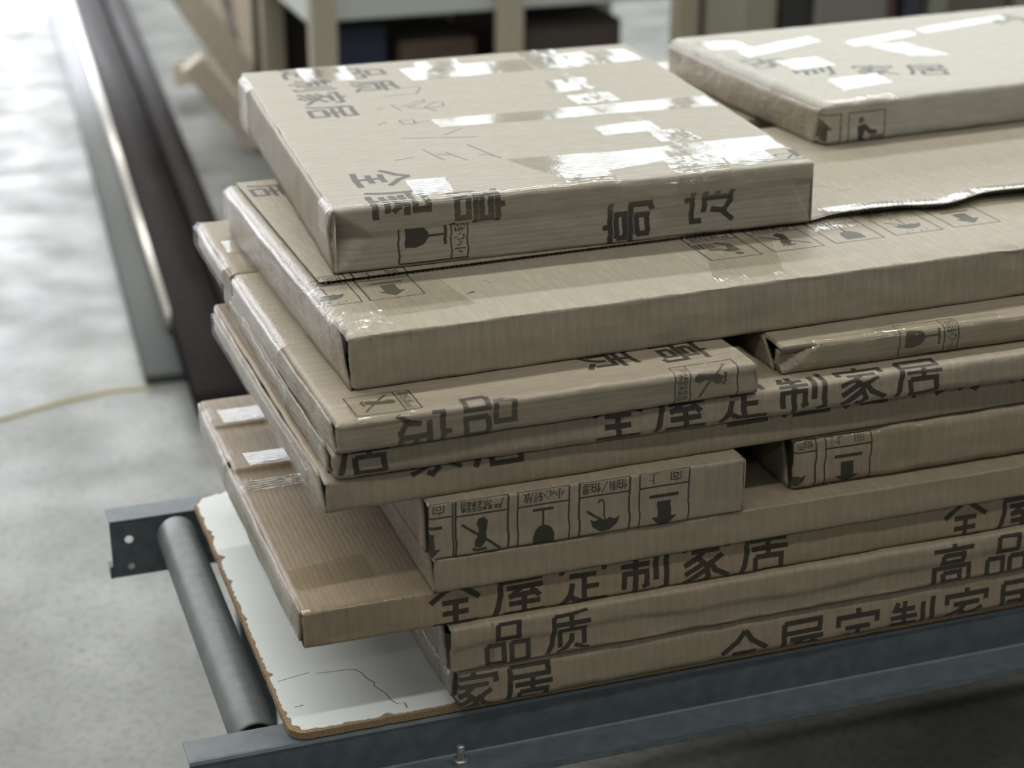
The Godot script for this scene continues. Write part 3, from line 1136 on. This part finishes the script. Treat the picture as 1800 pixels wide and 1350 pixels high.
	film(p, [Vector3(0, 0.0372, -0.012), Vector3(0, 0.0385, -0.002), Vector3(0, 0.033, 0.0035), Vector3(0, 0.024, 0.0025)], Vector3(0.12, 0, 0), Vector3(0.45, 0, 0), 0.0025, 24, 0.003, Vector3(110, 1500, 1500))

	p = package("taped package behind the footprint-marked one, white tape strips across its top", Vector3(0.404, 0.8514, -2.305), 0.6, 0.72, 0.235, 0.0350, 20, null, tan2, true)
	p.soft = 0.007
	p.end_round = 0.009
	body(p)
	end_flap(p, slit.call(0.006, 0.010), 0.004)
	end_film(p, -0.225, -0.02, 23, 0.006, 0.008, 0.95)
	tape(p, [0.012, -0.135, 0.012, -0.085, 0.2, -0.080, 0.2, -0.130], true, 0.0008, 0.0003, null, 24)
	tape(p, [0.02, -0.072, 0.02, -0.015, 0.2, -0.012, 0.2, -0.068], true, 0.0008, 0.0003, null, 25)

	c = Canvas.new(0.06, 0.06, GLYPHS)
	c.mark("glass", 0.198, 0.010, 0.062, -90)
	p = package("glossy brown package with a wine glass mark and one corner folded open", Vector3(0.9685, 0.8514, -1.826), 0.3, 1.0, 0.50, 0.0366, 21, c, tan1, true)
	p.soft = 0.009
	var low := p
	p.extra = func(u: float, v: float) -> float:     # the front sheet is folded back along a slant at its left end
		return -0.016 * smoothstep(0.0015, -0.0015, u - 0.044 * (1.0 - clampf(v / low.thick, 0.0, 1.0))) if v > -0.004 else 0.0
	body(p, 0.05)
	end_flap(p, func(t: float) -> float: return 0.020 + 0.030 * t, 0.004)
	tape(p, [0.045, 0.004, 0.045, 0.034, 0.42, 0.034, 0.42, 0.004], true, 0.0008, 0.0006, null, 28)
	tape(p, [0.035, -0.018, 0.035, 0.010, 0.30, 0.004, 0.30, -0.02], true, 0.0010, 0.0012, null, 26)
	tape(p, [0.125, -0.03, 0.125, 0.018, 0.165, 0.018, 0.165, -0.03], true, 0.0016, 0.0018, null, 27)

	build_broad()
	build_topmost()


# S: the broad plain package below the two topmost ones, with its corrugated seam
func build_broad() -> void:
	var tan1 := Color(0.668, 0.632, 0.562)
	var c := Canvas.new(0.64, 0.075, GLYPHS)
	c.mark("up", 0.088, -0.148, 0.066, 180)
	c.mark("rain", 0.012, -0.148, 0.066, 180)
	for k in 5:
		c.mark(["tumble", "foot", "glass", "rain", "up"][k], 0.523 + k * 0.0885, -0.139 - 0.002 * k, 0.070, 180)
	c.strokes("0.705,-0.325 0.722,-0.34 0.735,-0.318 0.75,-0.33 0.742,-0.344 0.733,-0.322 0.758,-0.312 0.772,-0.30;0.775,-0.285 0.79,-0.282", Transform2D(), 0.0014, 0.42)
	c.strokes("0.60,-0.47 0.74,-0.40;0.62,-0.43 0.72,-0.45;0.66,-0.50 0.69,-0.40;0.56,-0.52 0.62,-0.50", Transform2D(), 0.004, 0.45)
	c.text("居", 0.05, -0.56, 0.06, 0.08, 90)
	c.shape(Transform2D(), [0.163, -0.086, 0.176, -0.093, 0.178, -0.088])
	c.strokes("0.20,-0.125 0.206,-0.112", Transform2D(), 0.0012, 0.5)
	var p := package("broad plain cardboard package with a corrugated seam, carrying the two topmost packages", Vector3(0.4530, 0.888, -1.862), 1.7, 1.56, 0.615, 0.066, 31, c, tan1)
	p.soft = 0.005
	p.rough_edge = 0.0034
	p.end_round = 0.008
	p.dent = 0.0016
	p.extra = func(u: float, v: float) -> float:
		return -0.004 * exp(-pow((u - 0.86) / 0.02, 2.0)) * smoothstep(-0.02, 0.0, v) * smoothstep(0.03, 0.01, v)
	body(p, 0.07)
	end_flap(p, func(t: float) -> float: return 0.003 + 0.052 * t, 0.005)
	# the sheet that lies over the top, its cut edge showing the flutes
	var edge := func(u: float) -> float:
		var lift := smoothstep(0.66, 0.72, u)
		return -0.174 - 0.006 * sin(u * 2.0) * (1 - lift) - lift * (0.004 + 0.007 * sin((u - 0.66) * 24.0) + 0.004 * sin((u - 0.66) * 51.0))
	var rise := func(u: float) -> float:
		return 0.0042 + smoothstep(0.67, 0.78, u) * (0.0072 + 0.0022 * sin((u - 0.6) * 19.0))
	var flap := p.card
	var top_fn := func(s: float, t: float) -> Vector3:
		var u := lerpf(0.012, p.wide - 0.004, s)
		var e: float = edge.call(u)
		var v := lerpf(-p.deep + 0.004, e, 1.0 - pow(1.0 - t, 2.2))
		var h: float = lerpf(0.0042, rise.call(u), smoothstep(-0.07, 0.0, v - e))
		return Vector3(u, p.thick + h, v)
	var st := SurfaceTool.new()
	st.begin(Mesh.PRIMITIVE_TRIANGLES)
	var ni := 200
	var nj := 26
	for layer in 2:
		for j in nj:
			for i in ni:
				var q: Vector3 = top_fn.call(i / float(ni - 1), j / float(nj - 1))
				st.set_smooth_group(layer)
				st.set_uv(Vector2(q.x, q.z))
				st.set_uv2(Vector2(clampf(q.x, 0.0, 0.9985), clampf((q.z + c.v0) / c.high, 0.0005, 0.9995)))
				st.add_vertex(q - Vector3(0, 0.0005, 0) * layer)
	weave(st, ni, nj, 0, true)
	weave(st, ni, nj, ni * nj, false)
	st.generate_normals()
	st.generate_tangents()
	var sheet_top := part("top_sheet", st.commit(), flap, p.node)
	# flutes: a wavy strip between the sheet and the layer below
	var waves := SurfaceTool.new()
	waves.begin(Mesh.PRIMITIVE_TRIANGLES)
	var k := 0
	var u := 0.02
	while u < p.wide - 0.02:
		for d in 2:
			var e: float = edge.call(u)
			var h: float = rise.call(u)
			waves.set_smooth_group(0)
			waves.set_uv(Vector2(u, e - 0.02 * d))
			waves.add_vertex(Vector3(u, p.thick + h - 0.0006 - 0.0034 * (0.5 + 0.5 * sin(u * TAU / 0.0062)), e - 0.0006 - 0.02 * d))
		if k > 0:
			for id in [k * 2 - 2, k * 2, k * 2 + 1, k * 2 - 2, k * 2 + 1, k * 2 - 1]:
				waves.add_index(id)
		k += 1
		u += 0.00078
	waves.generate_normals()
	part("fluting", waves.commit(), flap_m, sheet_top)
	# tape and film
	end_film(p, -0.61, -0.16, 27, 0.003, 0.016, 0.92, Vector3(1500, 1500, 130))
	end_film(p, -0.16, -0.055, 28, 0.005, 0.006, 0.75)
	tape(p, [0.03, -0.40, 0.03, -0.345, 0.048, -0.345, 0.048, -0.40], true, 0.0050, 0.0, null, 35)
	corner_film(p, 0.06, 0.010, 29, 0.72, 1.0, 0.004)
	tape(p, [-0.0, -0.165, 0.0, 0.006, 0.055, 0.0, 0.055, -0.165], false, 0.0012, 0.0045, film_m, 30)
	tape(p, [0.055, -0.160, 0.055, -0.045, 0.165, -0.050, 0.150, -0.165], false, 0.0008, 0.0006, null, 31)
	tape(p, [0.505, -0.155, 0.455, -0.02, 0.550, -0.02, 0.60, -0.155], false, 0.0009, 0.0008, null, 32)
	tape(p, [0.455, -0.022, 0.468, 0.030, 0.548, 0.024, 0.550, -0.022], false, 0.0012, 0.0016, film_m, 33)
	for q in [[0.68, -0.170, 0.66, -0.145, 1.05, -0.168, 1.05, -0.192]]:
		tape(p, q, false, 0.0010, 0.0012, null, 34)
	# tape on the loose sheet's edge
	for w in [[0.70, 0.92], [0.93, 1.12]]:
		var a0: float = w[0]
		var a1: float = w[1]
		var nz := rng(int(a0 * 100))
		var fn := func(s: float, t: float) -> Vector3:
			var uu := lerpf(a0, a1, s)
			var e: float = edge.call(uu)
			var v := e - 0.026 * (1.0 - t) - 0.001
			var h: float = lerpf(0.0042, rise.call(uu), smoothstep(-0.07, 0.0, v - e))
			return Vector3(uu, p.thick + h + 0.0008 + 0.0008 * absf(nz.get_noise_2d(uu * 300, v * 300)), v)
		part("tape", sheet(60, 8, fn, func(s: float, t: float) -> Vector2: return Vector2(lerpf(a0, a1, s), t * 0.026), true), tape_z, sheet_top)
	# behind it, the package of the same height that carries the back of the topmost ones
	var q := package("cardboard package behind the broad one, under the back of the topmost packages", Vector3(0.66, 0.8514, -2.545), 1.7, 1.3, 0.42, 0.1035, 32, null, tan1)
	q.soft = 0.005
	body(q)
	end_flap(q, func(_t: float) -> float: return 0.004, 0.003)
	tape(q, [0.52, -0.40, 0.52, -0.30, 0.70, -0.30, 0.70, -0.40], true, 0.0008, 0.0004, null, 36)
	# and the low filler packages under it, out of sight between the layers
	var f := package("plain package deep inside the stack behind the handling marks", Vector3(0.56, 0.7054, -2.31), 0.0, 1.3, 0.10, 0.0695, 33, null, tan1)
	body(f)


# T and R: the two topmost packages
func build_topmost() -> void:
	var tan1 := Color(0.678, 0.655, 0.60)
	var c := Canvas.new(0.735, 0.085, GLYPHS)
	c.clip_hi = 0.0325                       # the upper sheet ends at the seam on the front
	c.text("定制家居", 0.089, -0.692, 0.070, 0.0800, 90)
	c.text("全屋", 0.085, -0.112, 0.076, 0.0930, 90)
	c.text("品质", 0.178, -0.665, 0.070, 0.085, 90)
	c.text("高", 0.180, 0.012, 0.072, 0.08, 90)
	c.strokes(MARKER, Transform2D(), 0.0019, 0.32)
	c.mark("rain", 0.612, -0.05, 0.064, 90)
	c.clip_hi = 9.0                          # the lower sheet, its print running the other way
	c.clip_lo = 0.0325
	c.mark("glass", 0.1235, 0.0432, 0.066, -90)
	c.clip_lo = 0.024
	c.text("高", 0.377, 0.058, 0.070, 0.08, -90)
	c.text("定", 0.488, 0.034, 0.070, 0.08, -90)
	c.text("屋", 0.488, 0.112, 0.070, 0.08, -90)
	c.clip_lo = -9.0
	var p := package("topmost package with bright tape strips in a cross and handwriting on its lid", Vector3(0.4835, 0.9583, -2.054), 0.0, 0.634, 0.728, 0.0805, 41, c, tan1, true)
	p.shear = 0.052
	p.ragged = 0.0024
	p.soft = 0.0045
	p.rough_edge = 0.0022
	p.dent = 0.0012
	var me := p
	p.extra = func(u: float, v: float) -> float:
		var d := 0.0
		if v > -0.02 and v < me.thick:
			var seam := 0.034 - 0.012 * u / 0.63 + 0.0012 * sin(u * 40.0)
			d += 0.0022 * smoothstep(seam + 0.0012, seam - 0.0012, v)          # upper sheet over the lower
			var fold := 0.047 * (clampf(v / seam, 0.0, 1.0) if v < seam else 1.0 - (v - seam) / (me.thick - seam))
			if v > 0.0 and u < fold:
				d -= 0.5 * (fold - u) + (0.0015 if v > seam else 0.0)                # corner folded in, envelope fashion
			if v > seam:
				d -= 0.0025 * smoothstep(-0.002, 0.002, u - (me.wide - 0.032 * (1.0 - (v - seam) / (me.thick - seam))))
		return d
	body(p, 0.003)
	end_flap(p, func(t: float) -> float: return 0.003 + 0.0235 * (t / 0.58 if t < 0.58 else (1.0 - t) / 0.42), 0.0015, false, true)
	end_flap(p, func(_t: float) -> float: return 0.004, 0.0015, true)
	# long strips across the lid
	tape(p, [0.210, -0.362, 0.216, -0.318, 0.634, -0.306, 0.634, -0.366], true, 0.0007, 0.0002, null, 41)
	tape(p, [0.255, -0.142, 0.300, -0.040, 0.430, -0.062, 0.430, -0.128], true, 0.0007, 0.0002, null, 42)
	tape(p, [0.430, -0.130, 0.430, -0.064, 0.634, -0.075, 0.634, -0.138], true, 0.0008, 0.0003, null, 43)
	tape(p, [0.110, -0.092, 0.108, -0.024, 0.158, -0.020, 0.160, -0.090], true, 0.0006, 0.0002, null, 44)
	tape(p, [0.235, -0.668, 0.240, -0.590, 0.435, -0.598, 0.440, -0.672], true, 0.0007, 0.0003, null, 45)
	tape(p, [0.265, -0.700, 0.265, -0.630, 0.335, -0.635, 0.335, -0.706], true, 0.0010, 0.0002, null, 46)
	tape(p, [0.455, -0.690, 0.460, -0.590, 0.620, -0.610, 0.615, -0.690], true, 0.0007, 0.0006, null, 47)
	tape(p, [0.082, -0.722, 0.082, -0.630, 0.158, -0.625, 0.158, -0.715], true, 0.0007, 0.0002, null, 48)
	# the strip from back to front, crumpled along its middle
	tape(p, [0.440, -0.722, 0.500, -0.722, 0.505, -0.60, 0.440, -0.60], true, 0.0011, 0.0016, null, 49)
	tape(p, [0.425, -0.520, 0.425, -0.450, 0.490, -0.455, 0.490, -0.525], true, 0.0010, 0.0006, null, 50)
	tape(p, [0.432, -0.425, 0.432, -0.375, 0.500, -0.380, 0.500, -0.430], true, 0.0009, 0.0008, null, 51)
	tape(p, [0.415, -0.255, 0.415, -0.205, 0.50, -0.210, 0.50, -0.260], true, 0.0010, 0.0004, null, 52)
	tape(p, [0.450, -0.075, 0.530, -0.078, 0.512, 0.030, 0.440, 0.030], true, 0.0012, 0.0014, null, 61)
	tape(p, [0.478, -0.208, 0.478, -0.150, 0.535, -0.150, 0.530, -0.206], true, 0.0010, 0.0010, null, 62)
	for w in [[0.462, -0.70, 0.478, -0.45], [0.470, -0.46, 0.490, -0.20], [0.486, -0.22, 0.500, -0.02]]:
		tape(p, [w[0] - 0.007, w[1], w[0] + 0.007, w[1], w[2] + 0.006, w[3], w[2] - 0.006, w[3]], true, 0.0018, 0.0050, film_m, int(w[0] * 1000))
	tape(p, [0.528, -0.090, 0.528, -0.012, 0.592, -0.012, 0.592, -0.088], true, 0.0009, 0.0006, null, 53)
	# strips over the front edge and along the seam
	tape(p, [0.300, -0.055, 0.300, 0.040, 0.366, 0.040, 0.366, -0.055], true, 0.0013, 0.0010, null, 54)
	tape(p, [0.366, 0.004, 0.366, 0.046, 0.634, 0.034, 0.634, -0.004], false, 0.0016, 0.0036, film_m, 55)
	film(p, [Vector3(0, 0.0790, -0.004), Vector3(0, 0.074, 0.0045), Vector3(0, 0.062, 0.0065), Vector3(0, 0.050, 0.0045)], Vector3(0.36, 0, 0), Vector3(0.628, 0, 0), 0.003, 58, 0.003, Vector3(90, 1400, 1400))
	tape(p, [0.0, -0.015, 0.0, 0.060, 0.055, 0.045, 0.055, -0.006], true, 0.0012, 0.0030, film_m, 56)
	tape(p, [0.418, 0.036, 0.418, 0.060, 0.462, 0.060, 0.462, 0.034], true, 0.0009, 0.0008, null, 57)
	tape(p, [0.055, -0.010, 0.055, 0.030, 0.30, 0.028, 0.30, -0.012], false, 0.0010, 0.0005, null, 59)
	end_film(p, -0.055, -0.004, 60, 0.003, 0.004, 0.45)
	film(p, [Vector3(0.006, p.thick + 0.001, 0), Vector3(-0.004, p.thick - 0.004, 0), Vector3(-0.005, p.thick * 0.1, 0)], Vector3(0.032, 0, -0.70), Vector3(0.029, 0, -0.62), 0.003, 61)

	c = Canvas.new(0.50, 0.075, GLYPHS)
	c.text("家居", 0.19, -0.16, 0.070, 0.085, 20)
	c.text("制", 0.10, -0.20, 0.070, 0.085, 20)
	c.text("品", 0.06, -0.27, 0.07, 0.08, 90)
	c.mark("tumble", 0.076, 0.058, 0.062, 0)
	c.mark("up", 0.0, 0.058, 0.062, 0)
	c.text("定", 0.62, -0.40, 0.07, 0.08, 90)
	p = package("pale-lidded topmost package with a crumpled taped end and no handwriting", Vector3(1.3010, 0.9583, -2.373), 3.8, 0.86, 0.495, 0.0635, 42, c, Color(0.735, 0.725, 0.68), true)
	p.soft = 0.009
	p.end_round = 0.013
	p.rough_edge = 0.003
	body(p, 0.02)
	end_flap(p, func(t: float) -> float: return 0.010 + 0.012 * (1.0 - t), 0.010)
	film(p, [Vector3(0.03, 0.0650, 0), Vector3(0.006, 0.0660, 0), Vector3(-0.006, 0.060, 0), Vector3(-0.010, 0.050, 0)], Vector3(0, 0, -0.47), Vector3(0, 0, -0.14), 0.004, 62)
	corner_film(p, 0.04, 0.03, 63, 0.0, 0.9, 0.006)
	tape(p, [0.02, -0.44, 0.02, -0.38, 0.09, -0.37, 0.09, -0.43], true, 0.0010, 0.0010, null, 64)
	tape(p, [0.05, -0.36, 0.05, -0.31, 0.22, -0.37, 0.22, -0.41], true, 0.0010, 0.0010, null, 65)
	tape(p, [0.075, -0.27, 0.070, -0.20, 0.150, -0.21, 0.150, -0.27], true, 0.0010, 0.0010, null, 66)
	tape(p, [0.085, -0.13, 0.07, -0.06, 0.17, -0.08, 0.18, -0.14], true, 0.0010, 0.0010, null, 67)
	tape(p, [0.25, -0.35, 0.25, -0.31, 0.40, -0.35, 0.40, -0.385], true, 0.0010, 0.0010, null, 68)
	tape(p, [0.27, -0.31, 0.30, -0.22, 0.36, -0.20, 0.34, -0.31], true, 0.0010, 0.0010, null, 69)
	tape(p, [0.42, -0.39, 0.42, -0.355, 0.62, -0.40, 0.62, -0.43], true, 0.0010, 0.0010, null, 70)
	tape(p, [0.0, -0.015, 0.0, 0.035, 0.13, 0.034, 0.13, -0.02], true, 0.0014, 0.0030, null, 71)


# ------------------------------------------------------------------ things further back
func build_background() -> void:
	var dark_steel := mottled(Color(0.13, 0.12, 0.125), Color(0.20, 0.18, 0.185), 1.5, 0.03, 51, 0.62)
	dark_steel.metallic_specular = 0.25
	var gun := mat(Color(0.36, 0.38, 0.385), 0.45)
	var chrome := mat(Color(0.80, 0.79, 0.77), 0.28, 0.4)
	var cream := mat(Color(0.70, 0.68, 0.61), 0.7)
	var white := mat(Color(0.80, 0.83, 0.82), 0.5)
	var pine := mottled(Color(0.76, 0.71, 0.65), Color(0.87, 0.83, 0.78), 3.0, 0.02, 52, 0.8)
	var brown := mottled(Color(0.34, 0.29, 0.25), Color(0.42, 0.37, 0.32), 2.0, 0.02, 53, 0.8)
	var blue := mat(Color(0.16, 0.19, 0.30), 0.6)
	var grey := mat(Color(0.46, 0.46, 0.44), 0.7)
	# low dark steel track on the floor, running away from the camera
	var o := thing("steel_track", "long low dark steel track with a bright edge strip on the concrete floor", "track", Vector3(0.0, 0, 0))
	var lay := func(called: String, x0: float, x1: float, x2: float, x3: float, z0: float, z1: float, y: float, h: float, m: Material) -> void:
		# x0..x1 at the near end z0, x2..x3 at the far end z1
		var fn := func(s: float, t: float) -> Vector3:
			return Vector3(lerpf(lerpf(x0, x2, t), lerpf(x1, x3, t), s), y + h, lerpf(z0, z1, t))
		part(called, plate(2, 2, fn, Vector3(0, -h, 0)), m, o)
	lay.call("base_plate", 0.500, 0.800, 0.800, 1.150, -4.10, -9.4, 0.0, 0.03, gun)
	lay.call("bright_strip", 0.590, 0.618, 0.865, 0.900, -4.33, -9.3, 0.03, 0.065, chrome)
	lay.call("bed", 0.570, 0.690, 0.900, 1.020, -3.80, -9.4, 0.0301, 0.065, dark_steel)
	lay.call("guide_rail", 0.706, 0.770, 1.040, 1.130, -3.90, -9.4, 0.0301, 0.075, dark_steel)
	# big carton on the floor right behind the conveyor
	o = thing("large_carton", "large plain carton standing on the floor right behind the conveyor", "carton", Vector3(1.75, 0, -3.25))
	part("carton_body", box(Vector3(1.7, 0.72, 0.7), 0.006), mat(Color(0.58, 0.53, 0.45), 0.8), o, Vector3(0, 0.36, 0))
	part("tape", box(Vector3(1.702, 0.001, 0.06), 0.0002), mat(Color(0.60, 0.52, 0.38), 0.3), o, Vector3(0, 0.7205, 0))
	# rack with cream posts and a pale shelf
	o = thing("storage_rack", "rack with cream posts and a pale shelf behind the stack", "rack", Vector3(1.285, 0, -5.5))
	for k in 3:
		for d in 2:
			part("post", box(Vector3(0.08, 2.1, 0.06), 0.006), cream, o, Vector3(k * 0.60, 1.05, -d * 0.75))
	for y in [0.10, 1.25]:
		part("shelf", box(Vector3(1.28, 0.03, 0.68), 0.004), brown, o, Vector3(0.60, y, -0.38))
	part("shelf", box(Vector3(1.28, 0.12, 0.68), 0.004), white, o, Vector3(0.60, 0.58, -0.375))
	part("back_panel", box(Vector3(1.32, 1.3, 0.012), 0.002), mat(Color(0.30, 0.27, 0.25), 0.8), o, Vector3(0.60, 0.65, -0.79))
	single("storage_box", "dark blue box on the low rack shelf", "box", box(Vector3(0.17, 0.36, 0.3), 0.01), blue, Vector3(1.44, 0.297, -5.78))
	single("storage_box", "brown box on the low rack shelf beside the blue one", "box", box(Vector3(0.26, 0.30, 0.34), 0.01), brown, Vector3(1.69, 0.267, -5.8))
	single("storage_box", "dark brown box alone in one bay of the low rack shelf", "box", box(Vector3(0.34, 0.33, 0.34), 0.01), mat(Color(0.34, 0.31, 0.29), 0.8), Vector3(2.15, 0.282, -5.8))
	# boards standing on edge at the right
	var tones := [Color(0.63, 0.62, 0.56), Color(0.22, 0.22, 0.23), Color(0.52, 0.52, 0.50), Color(0.40, 0.34, 0.29), Color(0.26, 0.28, 0.33), Color(0.56, 0.57, 0.53), Color(0.44, 0.44, 0.40), Color(0.60, 0.59, 0.53), Color(0.34, 0.31, 0.28), Color(0.55, 0.54, 0.48)]
	var words := ["cream", "black", "grey", "brown", "slate blue", "pale grey", "olive grey", "ivory", "dark brown", "beige"]
	var x := 2.54
	for k in 10:
		var w: float = [0.13, 0.10, 0.25, 0.07, 0.08, 0.07, 0.26, 0.2, 0.14, 0.3][k]
		single("standing_board", "%s board standing on edge in the row behind the stack" % words[k], "board", box(Vector3(w - 0.012, 1.3, 0.5), 0.004), mat(tones[k], 0.6), Vector3(x + w / 2, 0.65, -5.45 + 0.03 * (k % 3)), Vector3.ZERO, "boards standing on edge")
		x += w
	# timber: a tipped pallet and loose planks
	o = thing("wooden_pallet", "pale wooden pallet tipped up behind the dark steel track", "pallet", Vector3(1.42, 0.0, -6.95), 20)
	for k in 5:
		part("slat", box(Vector3(0.10, 0.95, 0.022), 0.003), pine, o, Vector3(-0.30 + k * 0.15, 0.46, 0.05), Vector3(-14, 0, 0))
	for k in 3:
		part("bearer", box(Vector3(0.8, 0.09, 0.07), 0.004), pine, o, Vector3(0.0, 0.09 + k * 0.32, -0.01 - k * 0.08), Vector3(-14, 0, 0))
	single("plank", "pale plank slanting down to the floor before the tipped pallet", "plank", box(Vector3(0.10, 0.90, 0.06), 0.004), pine, Vector3(1.08, 0.365, -6.34), Vector3(0, 0, 32), "loose planks")
	single("plank", "short pale offcut tilted on the floor beside the steel track", "plank", box(Vector3(0.08, 0.36, 0.06), 0.004), pine, Vector3(1.07, 0.171, -6.02), Vector3(0, 0, 36), "loose planks")
	# low pile of boards further back
	for k in 6:
		single("stacked_board", "%s board in the low pile behind the tipped pallet" % ["lowest dark", "grey second", "brown middle", "white upper", "dark upper", "grey topmost"][k], "board", box(Vector3(0.70, 0.06, 0.5), 0.004), [brown, grey, brown, white, dark_steel, grey][k], Vector3(1.75 + 0.02 * (k % 2), 0.03 + k * 0.0602, -7.9), Vector3(0, 3 * (k % 3), 0))
	# faded yellow line on the floor
	var pts := [Vector2(-0.35, -3.83), Vector2(-0.1, -3.92), Vector2(0.156, -4.0), Vector2(0.3, -4.06), Vector2(0.42, -4.085), Vector2(0.5, -4.08)]
	var fn := func(s: float, t: float) -> Vector3:
		var l := s * (pts.size() - 1)
		var i := mini(int(l), pts.size() - 2)
		var q: Vector2 = pts[i].lerp(pts[i + 1], l - i)
		return Vector3(q.x, 0.006 * sin(PI * t), q.y + (t - 0.5) * 0.014)
	single("floor_cable", "thin pale yellow cable lying across the concrete floor", "cable", sheet(40, 5, fn, null, true), mat(Color(0.62, 0.58, 0.42), 0.7))
